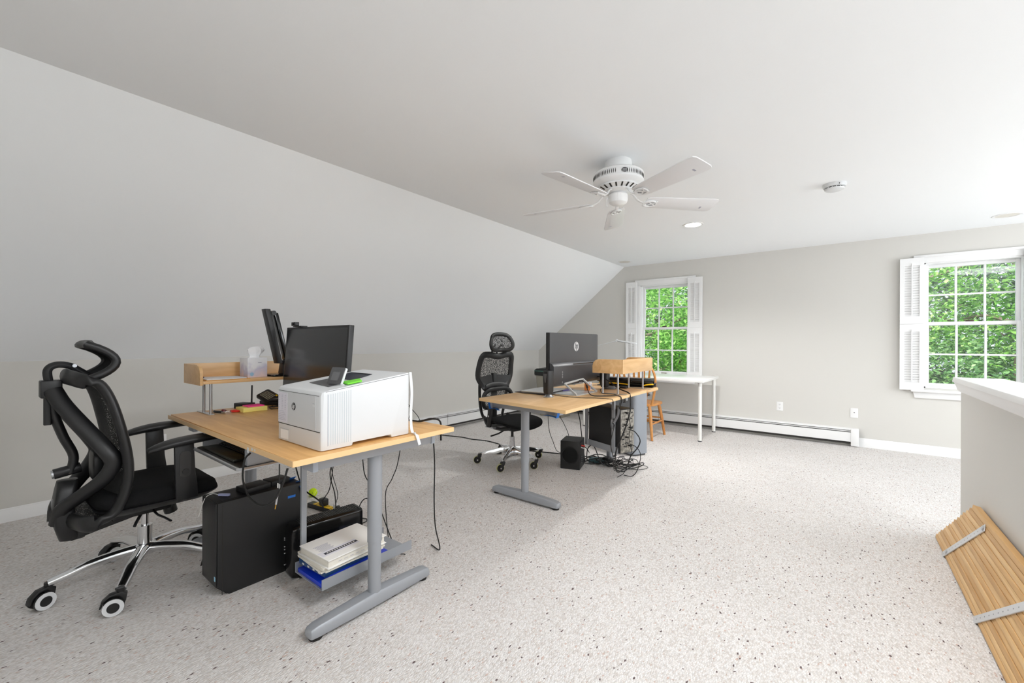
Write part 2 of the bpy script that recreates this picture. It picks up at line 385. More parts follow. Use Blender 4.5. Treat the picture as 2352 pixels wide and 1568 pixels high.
heater((-4.38, YW, 0), 0, 4.55, 'long white baseboard heater under the far wall windows', False, True, (2.2,))
heater((XL, 3.5, 0), PI/2, 2.98, 'white baseboard heater along the left knee wall', True, False, (.69,))
def outlet(loc, rz, label, kind=0):
    t = thing('wall_outlet', label, 'outlet', loc, rz, 'white wall outlets')
    B().prism(rrect(-.036, -.058, .036, .058, .006, 3), 0, .005, lambda x, z, d: (x, -d, z)).obj('cover_plate', TRIM, t, bevel=.0015)
    if kind == 1:
        B().box(-.005, -.0065, .0, .005, -.004, .008).obj('cable_jack', SLOT, t); return t
    for s in (-1, 1):
        q = B().prism(rrect(-.017, s*.024-.014, .017, s*.024+.014, .012, 5), .0045, .0065, lambda x, z, d: (x, -d, z)).obj('socket', TRIM, t)
        k = B()
        for x in (-.006, .006): k.box(x-.0012, -.0072, s*.024-.001, x+.0012, -.006, s*.024+.008)
        k.cyl((0, -.006, s*.024-.007), (0, -.0072, s*.024-.007), .0025, n=8); k.obj('slot', SLOT, q)
    return t
outlet((XL, .985, .395), PI/2, 'wall outlet behind the armrest of the near office chair')
outlet((XL, 3.44, .435), PI/2, 'wall outlet on the left wall with two black plugs in it')
outlet((-.634, YW, .405), 0, 'wall outlet above the middle of the far heater')
outlet((.127, YW, .397), 0, 'blank wall jack plate near the right end of the heater', 1)
def downlight(x, y, r, label, on):
    t = thing('recessed_light', label, 'ceiling light', (x, y, ZC), 0, 'recessed ceiling lights')
    B().lathe([(r*.78, .012), (r*.8, -.004), (r*.97, -.005), (r, -.002), (r, .0)], n=40).obj('trim_ring', TRIM, t)
    B().lathe([(.001, .0), (r*.79, .0), (r*.79, -.0025), (.001, -.0028)], n=40).obj('lens', LAMPON if on else LAMPOFF, t)
    return t
downlight(-1.219, 4.624, .098, 'lit recessed ceiling light beyond the fan', True)
downlight(1.242, 6.069, .1, 'unlit recessed ceiling light above the right window', False)
downlight(-2.598, 6.119, .1, 'unlit recessed ceiling light in the far left corner', False)
l_ = lamp('downlight_glow', 'SPOT', (-1.219, 4.624, ZC-.012), (0, 0, 0), 85, (.99, .985, .97), spot_size=2.6, spot_blend=.6, shadow_soft_size=.07)
t = thing('smoke_detector', 'round white smoke detector on the ceiling', 'smoke detector', (-.045, 4.1, ZC))
B().lathe([(.05, 0), (.075, 0), (.076, -.012), (.07, -.026), (.066, -.027), (.001, -.027)], n=48).obj('base', WHITE, t)
B().lathe([(.055, -.026), (.056, -.036), (.001, -.036)], n=48).obj('smoke_vent', VENTSHADE, t)
b = B()
for k in range(14):
    a = 2*PI*k/14; b.cbox((.0585*math.cos(a), .0585*math.sin(a), -.031), (.006, .004, .012), RZ(a))
b.obj('vent_ribs', WHITE, t)
B().lathe([(.001, -.035), (.064, -.035), (.06, -.044), (.045, -.05), (.001, -.051)], n=48).obj('cover', WHITE, t)
B().cyl((.03, -.052, -.018), (.032, -.076, -.018), .003, n=8).obj('indicator', SLOT, t)

# ceiling fan
FX, FY = -1.2, 2.71
fan = thing('ceiling_fan', 'white five blade ceiling fan with vented motor', 'ceiling fan', (FX, FY, ZC))
FANW = mat('fan_white_enamel', rgb(236, 237, 238), .3)
BLADEW = mat('fan_blade_white', rgb(228, 228, 230), .4)
B().lathe([(.088, 0), (.09, -.012), (.09, -.03), (.083, -.05), (.07, -.055), (.001, -.055)], n=48).obj('canopy', FANW, fan)
B().lathe([(.066, -.05), (.064, -.062), (.1, -.068), (.15, -.078), (.166, -.09), (.168, -.1), (.164, -.104), (.164, -.134), (.168, -.138), (.168, -.15), (.15, -.166), (.13, -.172), (.001, -.172)], n=64).obj('motor_housing', FANW, fan)
b = B()
for k in range(80):
    a = 2*PI*k/80
    if abs(((a - math.radians(-62)+PI) % (2*PI))-PI) < .16: continue
    b.cbox((.1645*math.cos(a), .1645*math.sin(a), -.119), (.003, .004, .017), RZ(a))
    for z in (-.107, -.131): b.cbox((.1645*math.cos(a), .1645*math.sin(a), z), (.003, .003, .003), RZ(a))
b.obj('motor_vent', SLOT, fan)
a = math.radians(-52); ca, sa = math.cos(a), math.sin(a)
bd = B()
ring = []
for q, rr in ((.1655, 1), (.168, 1), (.168, .001)):
    ring.append([(ca*q-sa*.021*rr*math.cos(u*PI/8), sa*q+ca*.021*rr*math.cos(u*PI/8), -.119+.014*rr*math.sin(u*PI/8)) for u in range(16)])
badge = bd.rings(ring).obj('badge', mat('badge_dark', rgb(60, 60, 62), .3), fan)
bl = B()
for dz in (.005, -.001, -.007):
    for k in range(5):
        o_ = -.012+.006*k; bl.cbox((ca*.1685-sa*o_, sa*.1685+ca*o_, -.119+dz), (.0012, .0035, .003), RZ(a))
bl.obj('badge_marks', WHITE, badge)
B().lathe([(.13, -.17), (.135, -.182), (.1, -.198), (.085, -.2), (.001, -.2)], n=48).obj('lower_flange', FANW, fan)
b = B()
for k in range(20):
    a = 2*PI*k/20; R_ = RZ(a) @ RY(math.radians(-24)); b.cbox((.118*math.cos(a), .118*math.sin(a), -.191), (.034, .01, .004), R_)
b.obj('flange_vent', SLOT, fan)
B().lathe([(.1, -.198), (.102, -.206), (.08, -.214), (.06, -.216), (.001, -.216)], n=48).obj('hub', FANW, fan)
B().lathe([(.05, -.216), (.056, -.224), (.063, -.228), (.064, -.262), (.058, -.28), (.04, -.292), (.001, -.298)], n=48).obj('switch_housing', FANW, fan)
B().tube([(-.058, -.03, -.24), (-.066, -.034, -.25), (-.066, -.034, -.3)], .0018, n=6).obj('pull_chain', ALU, fan)
for k in range(5):
    a = math.radians(-27+72*k); M = Matrix.Rotation(a, 4, 'Z'); P_ = Matrix.Rotation(math.radians(-13), 4, 'X')
    br = B(); br.T = M
    br.tube(spline([(.06, 0, -.208), (.1, 0, -.214), (.14, 0, -.255), (.19, 0, -.274)], 4), .011, n=8, asp=.5, up=(0, 0, 1))
    br.T = M @ Matrix.Translation((0, 0, -.274)) @ P_
    br.tube([(.225+.045*math.cos(u*PI/8), .034*math.sin(u*PI/8), 0) for u in range(16)], .006, n=6, closed=True)
    br.tube(spline([(.185, 0, 0), (.21, .02, 0), (.24, .0, 0), (.27, .03, 0)], 4), .005, n=6)
    br.tube(spline([(.185, 0, 0), (.21, -.02, 0), (.24, -.0, 0), (.27, -.03, 0)], 4), .005, n=6)
    io = br.obj('blade_iron', FANW, fan)
    bb = B(); bb.T = M @ Matrix.Translation((0, 0, -.268)) @ P_
    pts = [(.19, -.05), (.24, -.062), (.66, -.078), (.688, -.073), (.699, -.055), (.7, 0), (.699, .055), (.688, .073), (.66, .078), (.24, .062), (.19, .05)]
    bb.prism(pts, 0, .006); bo = bb.obj('blade', BLADEW, fan, bevel=.001)
    sb = B(); sb.T = M @ Matrix.Translation((0, 0, -.268)) @ P_; sb.cbox((.61, .03, -.0006), (.012, .022, .001)).obj('sticker', INKL, bo)

# ---------------------------------------------------------------- logo helper (oval badge with slanted strokes)
def hp_logo(name, parent, fn, r, disc, ink):
    """fn(u,v,d): plane coordinates u right, v up, d outwards"""
    b = B(); n = 28
    b.rings([[fn(rr*r*math.cos(2*PI*k/n), rr*r*math.sin(2*PI*k/n), d) for k in range(n)] for rr, d in ((1, 0), (1, .0015), (.001, .0015))])
    o = b.obj(name, disc, parent)
    s = B(); sl = .3
    def bar(u0, u1, v0, v1):
        q = [(u0+sl*v0, v0), (u1+sl*v0, v0), (u1+sl*v1, v1), (u0+sl*v1, v1)]
        s.prism([(x*r, y*r) for x, y in q], .0014, .0022, fn)
    bar(-.52, -.36, -.45, .95); bar(-.36, -.08, .22, .38); bar(-.2, -.04, -.45, .38)
    bar(.1, .26, -.95, .38); bar(.26, .56, .22, .38); bar(.44, .6, -.45, .38); bar(.2, .5, -.45, -.29)
    s.obj('letters', ink, o)
    return o

# ---------------------------------------------------------------- desks
def tleg(parent, x, y, ax, top, half=.315):
    """T leg: ax 0 = foot along x, 1 = foot along y; built in world coordinates"""
    t = B().cyl((x, y, .04), (x, y, .30), .0295, n=28).obj('leg_tube', GREYM, parent)
    B().cyl((x, y, .30), (x, y, top-.045), .033, n=28).obj('leg_sleeve', GREYM, parent)
    f = B(); R = []
    for s, h, w in ((-1, .022, .022), (-.985, .034, .03), (-.9, .042, .034), (-.4, .05, .037), (0, .056, .038), (.4, .05, .037), (.9, .042, .034), (.985, .034, .03), (1, .022, .022)):
        d = s*half; z0 = .016+.0*abs(s)
        sec = [(-w, z0), (w, z0), (w, z0+h*.55), (w*.72, z0+h), (-w*.72, z0+h), (-w, z0+h*.55)]
        R.append([(x+d, y+a, z) if ax == 0 else (x-a, y+d, z) for a, z in sec])
    ft = f.rings(R).obj('foot', GREYM, parent, bevel=.003)
    for s in (-1, 1):
        d = s*(half-.035); p = (x+d, y) if ax == 0 else (x, y+d)
        B().cyl((p[0], p[1], 0), (p[0], p[1], .018), .027, .024, n=16).obj('foot_pad', RUBBER, ft)
    c = B(); h2 = .3
    if ax == 0: c.box(x-h2, y-.045, top-.066, x+h2, y+.035, top)
    else: c.box(x-.03, y-h2, top-.058, x+.05, y+h2, top)
    cb = c.obj('crossbar', GREYM, parent, bevel=.002)
    for s in (-1, 1):
        e = B(); d = s*h2
        if ax == 0: e.box(x+min(d, d+s*.022), y-.049, top-.07, x+max(d, d+s*.022), y+.039, top-.0005)
        else: e.box(x-.034, y+min(d, d+s*.022), top-.062, x+.054, y+max(d, d+s*.022), top-.0005)
        e.obj('end_cap', mat('cap_grey', rgb(170, 178, 190), .4), cb, bevel=.002)
ZT, ZU = .79, .766
desk1 = thing('desk', 'maple topped desk with grey T legs carrying the white printer', 'desk', (0, 0, 0), 0, 'maple desks on grey T legs')
b = B().prism([(-3.165, .745), (-1.585, .733), (-1.585, 1.546), (-3.19, 1.546)], ZU, ZT); b.obj('desktop', MAPLEX, desk1, bevel=.0015)
b = B()
b.box(-3.16, .7305, ZU+.001, -1.584, .7325, ZT-.001); b.obj('front_edge_band', MAPLEE, desk1)
B().prism([(-1.5845, .7325), (-1.583, .7325), (-1.583, 1.547), (-1.5845, 1.547)], ZU+.001, ZT-.001).obj('side_edge_band', MAPLEE, desk1)
tleg(desk1, -1.72, 1.17, 1, ZU); tleg(desk1, -3.0, 1.12, 1, ZU)
B().box(-2.98, 1.1, ZU-.05, -1.75, 1.14, ZU-.012).obj('under_rail', GREYM, desk1, bevel=.002)
kt = B().prism(rrect(-2.62, .72, -2.05, 1.0, .02, 3), .672, .684).obj('keyboard_tray', BLACKP, desk1, bevel=.002)
B().tube([(-2.63, .715, .676), (-2.05, .715, .676), (-2.035, .73, .676), (-2.035, 1.0, .676)], .008, n=8).obj('tray_rail', ALU, kt)
B().box(-2.075, .75, .684, -2.045, .99, ZU).obj('tray_bracket', GREYM, kt); B().box(-2.62, .75, .684, -2.6, .99, ZU).obj('tray_bracket', GREYM, kt)
for x, w_, h_ in ((-1.985, .016, .022), (-1.945, .008, .012), (-1.935, .006, .008), (-1.915, .007, .009)):
    B().cbox((x, .7295, ZT-.012 if w_ < .01 else ZT-.022), (w_, .0012, h_)).obj('chipped_edge', WHITE, desk1)
# holder hanging under desk 1
hd = B(); hd.box(-2.08, .975, .112, -1.832, 1.475, .115)
hd.box(-1.834, .975, .112, -1.830, 1.475, .16); hd.box(-2.084, .975, .112, -2.080, 1.475, .16)
hd.obj('hanging_tray', GREYM, desk1, label='grey metal tray hanging below the desk')
B().box(-2.098, 1.005, .112, -2.084, 1.03, ZU).obj('tray_post', GREYM, desk1)
B().box(-2.1, 1.4, .112, -2.084, 1.44, .3).obj('tray_post', GREYM, desk1)

desk2 = thing('desk', 'maple topped desk with grey T legs carrying the large monitor seen from behind', 'desk', (0, 0, 0), 0, 'maple desks on grey T legs')
P2 = [(-2.255, 2.482), (-1.405, 2.372), (-1.425, 3.862), (-2.23, 3.862)]
B().prism(P2, ZU, ZT).obj('desktop', MAPLE, desk2, bevel=.0015)
B().prism(rrect(-2.2, 3.864, -1.415, 4.2, .05, 6), ZU, ZT).obj('extension_leaf', MAPLE, desk2, bevel=.0015)
b = B(); b.T = Matrix.Identity(4)
b.prism([(-2.255, 2.4815), (-1.404, 2.3705), (-1.404, 2.3695), (-2.256, 2.4805)], ZU+.001, ZT-.001); b.obj('front_edge_band', MAPLEE, desk2)
B().prism([(-1.4048, 2.372), (-1.4036, 2.372), (-1.4236, 3.862), (-1.4248, 3.862)], ZU+.001, ZT-.001).obj('side_edge_band', MAPLEE, desk2)
tleg(desk2, -1.94, 2.665, 0, ZU); B().cyl((-1.88, 4.06, 0), (-1.88, 4.06, ZU), .03, n=24).obj('leg_tube', GREYM, desk2)
B().box(-1.98, 2.7, ZU-.05, -1.94, 3.95, ZU-.012).obj('under_rail', GREYM, desk2, bevel=.002)
def tape(pts, label, w=.022):
    b = B()
    for i in range(len(pts)-1):
        a, c = Vector(pts[i]), Vector(pts[i+1]); d = (c-a).normalized(); s = Vector((0, 1, 0)) if abs(d.y) < .8 else Vector((1, 0, 0))
        s = (s-d*s.dot(d)).normalized()*w/2; nn = d.cross(s).normalized()*.0004
        b.rings([[a-s-nn, a+s-nn, a+s+nn, a-s+nn], [c-s-nn, c+s-nn, c+s+nn, c-s+nn]])
    return b.obj('painters_tape', TAPE, desk2 if label is None else None, label=label)
tape([(-2.27, 2.615, .75), (-2.25, 2.61, .69), (-2.19, 2.605, .698), (-2.15, 2.6, .688)], None, .03)
tape([(-1.72, 2.612, .695), (-1.66, 2.6, .698), (-1.6, 2.59, .69), (-1.58, 2.58, .74)], None, .035)
# tower holder under desk 2
A2 = math.atan2(-.37, .93)
ho = bpy.data.objects.new('tower_holder', None); C.objects.link(ho); ho.parent = desk2; ho.location = (-1.55, 3.58, 0); ho.rotation_euler = (0, 0, A2)
b = B().box(-.455, -.014, .232, -.02, .185, .236); b.box(-.455, -.016, .232, -.02, -.012, .29); b.box(-.455, .183, .232, -.02, .187, .29)
b.obj('holder_tray', GREYM, ho)
for x in (-.085, -.452): B().box(x, -.030, .236, x+.034, -.016, ZU).obj('holder_post', GREYM, ho)

# ---------------------------------------------------------------- desk risers
def riser(x_back, x_front, y0, y1, label):
    s = 1 if x_front > x_back else -1
    t = thing('desk_shelf', label, 'desk shelf', (x_back, y0, ZT), 0, 'raised maple desk shelves')
    D = abs(x_front-x_back); L = y1-y0; z0, z1 = .178, .298
    pf = [(0, z0), (s*D, z0), (s*D, z0+.06), (s*(D-.008), z0+.09), (s*(D-.03), z1-.008), (s*(D-.06), z1), (0, z1)]
    for a in (0, L-.016): B().prism(pf, a, a+.016, lambda x, z, d: (x, d, z)).obj('side_panel', MAPLE, t, bevel=.001)
    B().box(min(0, s*.016), .0165, z0, max(0, s*.016), L-.0165, z1).obj('back_panel', MAPLE, t, bevel=.001)
    B().box(min(s*.0165, s*(D-.004)), .0165, z0+.006, max(s*.0165, s*(D-.004)), L-.0165, z0+.024).obj('shelf_board', MAPLE, t, bevel=.001)
    for yy in (.06, L-.07):
        pl = B().box(min(s*.08, s*(D+.0)), yy-.014, .0005, max(s*.08, s*(D+.0)), yy+.014, .004).obj('foot_plate', ALU, t) if s > 0 else \
            B().box(-.22, yy-.014, .0005, .012, yy+.014, .004).obj('foot_plate', ALU, t)
        if s < 0:
            cl = B().box(.008, yy-.014, -.05, .0115, yy+.014, .003).obj('edge_clamp', ALU, t)
            c2 = B(); c2.box(-.02, yy-.012, -.05, .0115, yy+.012, -.047); c2.cyl((-.012, yy, -.06), (-.012, yy, -.026), .003, n=8); c2.cyl((-.012, yy, -.064), (-.012, yy, -.058), .013, n=14)
            c2.obj('clamp_screw', BLACKP, cl)
        for xx in ((.16, .28) if s > 0 else (-.07, -.21)):
            B().cyl((xx, yy, .003), (xx, yy, z0+.006), .008, n=14).obj('post', ALU, t)
    return t
riser(-3.25, -2.95, .83, 1.56, 'maple desk shelf with a tissue box and black lamp on it')
riser(-1.43, -1.71, 3.34, 4.04, 'empty maple desk shelf in front of the wooden chair')

# ---------------------------------------------------------------- printer
pr = thing('printer', 'white laser printer with dark touch panel on the near desk', 'printer', (-2.005, .857, ZT))
PW, PD = .382, .438
side = [(0, .004), (.135, .004), (.14, .016), (.33, .016), (.335, .004), (PD, .004), (PD, .288), (PD-.006, .293), (.03, .242), (.008, .236), (0, .222)]
B().prism([(0, .076), (.012, .076), (.012, .079), (0, .079)], .01, PW-.01, lambda y, z, d: (d, y-.0005, z)).obj('tray_seam', SLOT, pr)
bd = B(); R = []
for x, ins in ((0, .012), (.006, .003), (.02, 0), (PW-.02, 0), (PW-.006, .003), (PW, .012)):
    R.append([(x, min(max(y, ins), PD-ins) if True else y, z) for y, z in side])
body = bd.rings(R).obj('body', WHITE, pr, bevel=.0012)
# lid seam, door seam
B().prism([(0, .0), (.001, 0), (.001, .0015), (0, .0015)], 0, 1, lambda a, z, d: (PW+.0002+a-.0006, .02+d*(PD-.03), .2365+.049*d+z)).obj('lid_seam', SLOT, pr)
B().box(.012, -.0008, .0765, PW-.014, .0006, .0785).obj('drawer_seam', SLOT, pr)
B().box(.012, -.0008, .2215, PW-.014, .0006, .2228).obj('door_seam', SLOT, pr)
fp = B().prism(rrect(.012, .08, PW-.04, .2205, .004, 2), 0, .0014, lambda x, z, d: (x, -d, z)).obj('front_door', mat('printer_grey_white', rgb(214, 217, 220), .4), pr)
rc = B().box(.035, -.0012, .012, .105, .0005, .055).obj('drawer_handle', mat('handle_recess', rgb(250, 250, 250), .5), pr)
B().box(.032, -.002, .053, .108, .0005, .0565).obj('recess_shade', mat('recess_shadow', rgb(196, 196, 196), .6), rc)  # grey strip paints the shade along the recess's upper edge
b = B()
for k in range(11): b.box(PW-.0012, .03+k*.0098, .022, PW+.0005, .0335+k*.0098, .226+k*.0012)
vo = b.obj('side_vent', mat('vent_grey', rgb(196, 202, 206), .5), pr)
B().box(PW-.0005, .028, .02, PW+.0009, .0285, .228).obj('vent_edge', INKL, vo)
hp_logo('logo_badge', pr, lambda u, v, d: (.158+u, -.0014-d, .162+v), .0165, mat('logo_chrome', rgb(90, 92, 96), .3, metal=.6), mat('logo_light', rgb(225, 226, 228), .4))
B().box(PW-.062, -.0022, .176, PW-.048, .0, .186).obj('door_latch', WHITE, pr)
B().box(PW-.062, -.0024, .188, PW-.048, -.001, .1895).obj('latch_mark', INKL, pr)
# top details: sloped plane z = .242+.049*(y-.03)/.39
def tz(y): return .2425+(y-.03)*(.051/.389)
def onto(poly, h0, h1): return lambda x, y, d: (x, y, tz(y)+d)
B().prism([(.09, .1), (.3, .075), (.3, .17), (.09, .2)], 0, .0018, onto(0, 0, 0)).obj('output_tray', DGREY, pr)
ot = B().prism([(.06, .22), (.27, .205), (.22, .34), (.04, .34)], 0, .0015, onto(0, 0, 0)).obj('output_slot', mat('slot_blue_black', rgb(28, 34, 48), .5), pr)
B().box(.07, .326, tz(.33)+.001, .215, .332, tz(.33)+.004).obj('slot_rollers', BLACKP, ot)
cpn = bpy.data.objects.new('control_panel', None); C.objects.link(cpn); cpn.parent = pr; cpn.location = (PW-.1, .115, tz(.1)+.003); cpn.rotation_euler = (math.radians(-22), 0, math.radians(8))
B().prism(rrect(-.045, 0, .045, .075, .006, 3), -.006, .004, lambda x, z, d: (x, d, z)).obj('panel_back', WHITE, cpn, bevel=.002)
sc = B().prism(rrect(-.045, 0, .042, .075, .006, 3), -.009, -.006, lambda x, z, d: (x, d, z)).obj('panel_face', DGREY, cpn, bevel=.001)
B().box(-.026, -.0102, .016, .02, -.0085, .054).obj('touch_screen', mat('panel_screen', rgb(110, 110, 112), .25), cpn)
B().box(-.05, .0, -.004, .05, .03, .006).obj('panel_hinge', WHITE, cpn, bevel=.003)
# taped sheet on printer
sh_ = B().box(-1.988, .8535, .874, -1.905, .8555, 1.005).obj('taped_sheet', mat('sheet_lilac', rgb(222, 220, 230), .8), cat='paper', label='printed instruction sheet taped to the printer front')
b = B()
for r in range(9):
    for q in (.006, .038, .066): b.box(-1.992+q, .8528, .992-r*.0075, -1.992+q+.012-(r % 3)*.003, .8534, .9935-r*.0075)
for r in range(6): b.box(-1.985, .8528, .922-r*.0075, -1.985+.05+.02*((r*7) % 3)/2, .8534, .9232-r*.0075)
b.obj('print', INKL, sh_)
tagg = B().prism([(-1.72, 1.0), (-1.645, .985), (-1.642, 1.05), (-1.70, 1.075)], 0, .006, lambda x, y, d: (x, y, ZT+tz(y-.857)+.0025+d)).obj('sticky_notes', GREEN, cat='sticky notes', label='bright green sticky notes on top of the printer')

# ---------------------------------------------------------------- things on the near shelf and desk
ZS = ZT+.178+.0245
tb = thing('tissue_box', 'pale lavender tissue box with a white tissue sticking out', 'tissue box', (-3.095, 1.17, ZS), .03)
TISS = mat('tissue_carton', rgb(214, 210, 218), .6); n = TISS.node_tree.nodes; L = TISS.node_tree.links
tc = n['Texture Coordinate']; no = n.new('ShaderNodeTexNoise'); no.inputs['Scale'].default_value = 14; L.new(tc.outputs['Object'], no.inputs['Vector'])
sx = n.new('ShaderNodeSeparateXYZ'); L.new(tc.outputs['Object'], sx.inputs[0])
mh = n.new('ShaderNodeMath'); mh.operation = 'MULTIPLY_ADD'; mh.inputs[1].default_value = 6; L.new(sx.outputs[2], mh.inputs[0]); L.new(no.outputs['Fac'], mh.inputs[2])
cr = n.new('ShaderNodeValToRGB'); cr.color_ramp.elements[0].position = .55; cr.color_ramp.elements[0].color = (*rgb(226, 206, 208), 1); cr.color_ramp.elements[1].position = 1.05; cr.color_ramp.elements[1].color = (*rgb(228, 229, 233), 1)
e = cr.color_ramp.elements.new(.8); e.color = (*rgb(196, 194, 214), 1); L.new(mh.outputs[0], cr.inputs[0]); L.new(cr.outputs[0], n['Principled BSDF'].inputs['Base Color'])
B().box(-.06, -.06, 0, .06, .06, .128).obj('carton', TISS, tb, bevel=.002)
b = B(); random.seed(3); R = []
for z, r in ((.127, .03), (.14, .026), (.16, .036), (.18, .04), (.195, .028), (.203, .008)):
    R.append([(r*(1+.22*math.sin(5*2*PI*k/24+z*60)+random.uniform(-.12, .12))*math.cos(2*PI*k/24)*.55, r*(1+.25*math.sin(4*2*PI*k/24+z*40)+random.uniform(-.12, .12))*math.sin(2*PI*k/24)*1.15+(z-.12)*.25, z) for k in range(24)])
b.rings(R).obj('tissue', mat('tissue_white', rgb(244, 244, 246), .9), tb, smooth=70)
B().prism([(-.025+.012*math.cos(k*PI/6), .022+.012*math.sin(k*PI/6)) for k in range(12)], .06, .0606, lambda y, z, d: (d, y-.01, z)).obj('round_mark', mat('pale_blue_print', rgb(150, 190, 220), .6), tb)
B().box(.06, .002, .094, .0606, .024, .099).obj('script_mark', INKL, tb)
p = B().prism([(-3.22, .862), (-2.955, .86), (-2.957, 1.1), (-3.1, 1.1), (-3.22, 1.02)], ZS, ZS+.003).obj('folder', mat('amber_folder', rgb(226, 160, 60), .5), cat='folder', label='amber folder under papers on the near desk shelf')
p = B().prism([(-3.215, .872), (-2.965, .868), (-2.96, 1.08), (-3.15, 1.095)], ZS+.0032, ZS+.009).obj('papers', mat('grey_sheet', rgb(214, 214, 216), .5), cat='papers', label='stack of white papers on the near desk shelf', bevel=.0008)
B().cyl((-3.19, .87, ZS+.0135), (-3.1, .89, ZS+.0135), .0042, n=10).obj('pen', mat('purple_pen', rgb(50, 40, 70), .3), cat='pen', label='dark pen lying on the papers on the near desk shelf')
# folded black lamp
dl = thing('desk_lamp', 'folded black LED desk lamp on the near desk shelf', 'desk lamp', (-3.07, 1.32, ZS))
B().prism(rrect(-.08, -.075, .09, .1, .015, 4), 0, .014).obj('base', BLACKG, dl, bevel=.002)
b = B(); b.T = Matrix.Translation((0, .028, .012)) @ Matrix.Rotation(math.radians(-8), 4, 'X')
stm = b.box(-.03, -.022, 0, .045, .018, .092).obj('control_stem', BLACKP, dl, bevel=.004)
b = B(); b.T = Matrix.Translation((0, .028, .012)) @ Matrix.Rotation(math.radians(-8), 4, 'X')
for k in range(5): b.cyl((.0445, -.002, .016+k*.015), (.0462, -.002, .016+k*.015), .003, n=8)
b.obj('buttons', ALU, stm)
b = B(); b.rings([[(x, y, z) for x, y in ((-.028, y0-.013), (.028, y0-.013), (.028, y0+.013), (-.028, y0+.013))] for y0, z in ((.052, .088), (-.03, .432))]).obj('arm', BLACKG, dl, bevel=.003)
b = B(); b.rings([[(x, y, z) for x, y in ((-.032, y0-.02), (.032, y0-.02), (.032, y0+.014), (-.032, y0+.014))] for y0, z in ((.0, .085), (-.082, .455))]).obj('light_bar', BLACKP, dl, bevel=.004)
B().cyl((-.03, -.045, .43), (.03, -.045, .43), .016, n=16).obj('arm_hinge', BLACKP, dl)
# near monitor
def frame_of(p0, p1):
    p0, p1 = Vector(p0), Vector(p1); return math.atan2(p1.y-p0.y, p1.x-p0.x), (p1-p0).length
a, L1 = frame_of((-2.945, 1.318), (-2.11, 1.272))
m1 = thing('monitor', 'large black screen facing the near office chair behind the printer', 'monitor', (-2.945, 1.318, ZT), a)
tilt = Matrix.Translation((0, -.035, .03)) @ Matrix.Rotation(math.radians(-4), 4, 'X')
def tb_(): b = B(); b.T = tilt; return b
H1 = .503
tb_().box(0, 0, 0, L1, .03, H1).obj('housing', BLACKP, m1, bevel=.003)
tb_().box(.012, -.0012, .02, L1-.012, .0005, H1-.014).obj('screen', SCREEN, m1)
tb_().box(.2, .03, .05, L1-.2, .06, H1-.12).obj('back_cover', BLACKP, m1, bevel=.01)
for x in (.18, L1-.18):
    B().box(x-.015, -.1, 0, x+.015, .13, .012).obj('stand_foot', BLACKP, m1, bevel=.004)
    B().box(x-.012, -.03, .01, x+.012, .0, .06).obj('stand_neck', BLACKP, m1)
wc = thing('webcam', 'small black webcam clipped on top of the near monitor', 'webcam', (-2.775, 1.31, ZT+.533), a)
B().box(-.03, -.03, .006, .03, -.004, .03).obj('camera_body', BLACKP, wc, bevel=.003)
B().cyl((0, -.03, .018), (0, -.036, .018), .007, n=14).obj('lens', BLACKG, wc)
B().box(-.05, -.012, .0, .07, .03, .006).obj('mounting_clip', BLACKP, wc, bevel=.001)

b = B(); yp = thing('note_pad', 'thick yellow note pad under a pink pad on the near desk', 'note pad', (-2.95, 1.105, ZT), math.radians(2))
B().box(-.055, -.07, .0005, .055, .07, .027).obj('pad', YEL, yp, bevel=.001)
B().box(-2.955-.045, 1.115-.045, ZT+.0275, -2.955+.045, 1.115+.05, ZT+.034).obj('sticky_note_pad', PINK, cat='note pad', label='bright pink sticky pad on top of the yellow note pad', bevel=.0008)
# pliers and scissors
pl = thing('pliers', 'pliers with dark red and black handles by the shelf foot', 'pliers', (-2.985, .95, ZT))
for s in (-1, 1): B().tube(spline([(-.05, s*.022, .009), (-.02, s*.026, .01), (.015, s*.012, .01), (.03, s*.004, .01)], 5), .0075, n=8).obj('handle', mat('dark_red_grip', rgb(120, 16, 22), .4) if s > 0 else BLACKP, pl)
B().prism([(.025, -.012), (.07, -.004), (.07, .004), (.025, .012)], .005, .014).obj('jaw', CHROME, pl)
sc_ = thing('scissors', 'red handled scissors between pliers and yellow pad', 'scissors', (-2.965, 1.005, ZT), math.radians(80))
for s in (-1, 1): B().tube([(.012+.02*math.cos(u*PI/7), s*.016+.013*math.sin(u*PI/7), .008) for u in range(14)], .0045, n=6, closed=True).obj('handle_loop', RED, sc_)
for s in (-1, 1): B().prism([(-.01, s*.008), (-.075, -s*.003), (-.01, s*.002)], .006+.002*s, .0075+.002*s).obj('blade', CHROME, sc_)
rt = thing('adapter_box', 'small black box with upright antenna behind the yellow pad', 'electronics', (-3.09, 1.115, ZT), math.radians(25))
B().box(-.05, -.035, 0.0005, .05, .035, .036).obj('case', BLACKP, rt, bevel=.003)
B().cyl((.035, .02, .03), (.037, .021, .15), .0055, .0045, n=10).obj('antenna', BLACKP, rt)
ph = thing('desk_phone', 'black device with keypad and flat display behind the note pads', 'phone', (-3.1, 1.31, ZT), math.radians(25))
b = B(); b.T = Matrix.Translation((-.06, .0, .055)) @ Matrix.Rotation(math.radians(24), 4, 'Y') @ Matrix.Rotation(math.radians(24), 4, 'X')
kp = b.prism(rrect(-.055, -.05, .055, .05, .012, 3), -.01, .01).obj('keypad_half', BLACKP, ph, bevel=.003)
b = B(); b.T = Matrix.Translation((-.06, .0, .055)) @ Matrix.Rotation(math.radians(24), 4, 'Y') @ Matrix.Rotation(math.radians(24), 4, 'X')
for i in range(6):
    for j in range(5): b.cbox((-.035+i*.013, -.028+j*.013, .011), (.008, .008, .003))
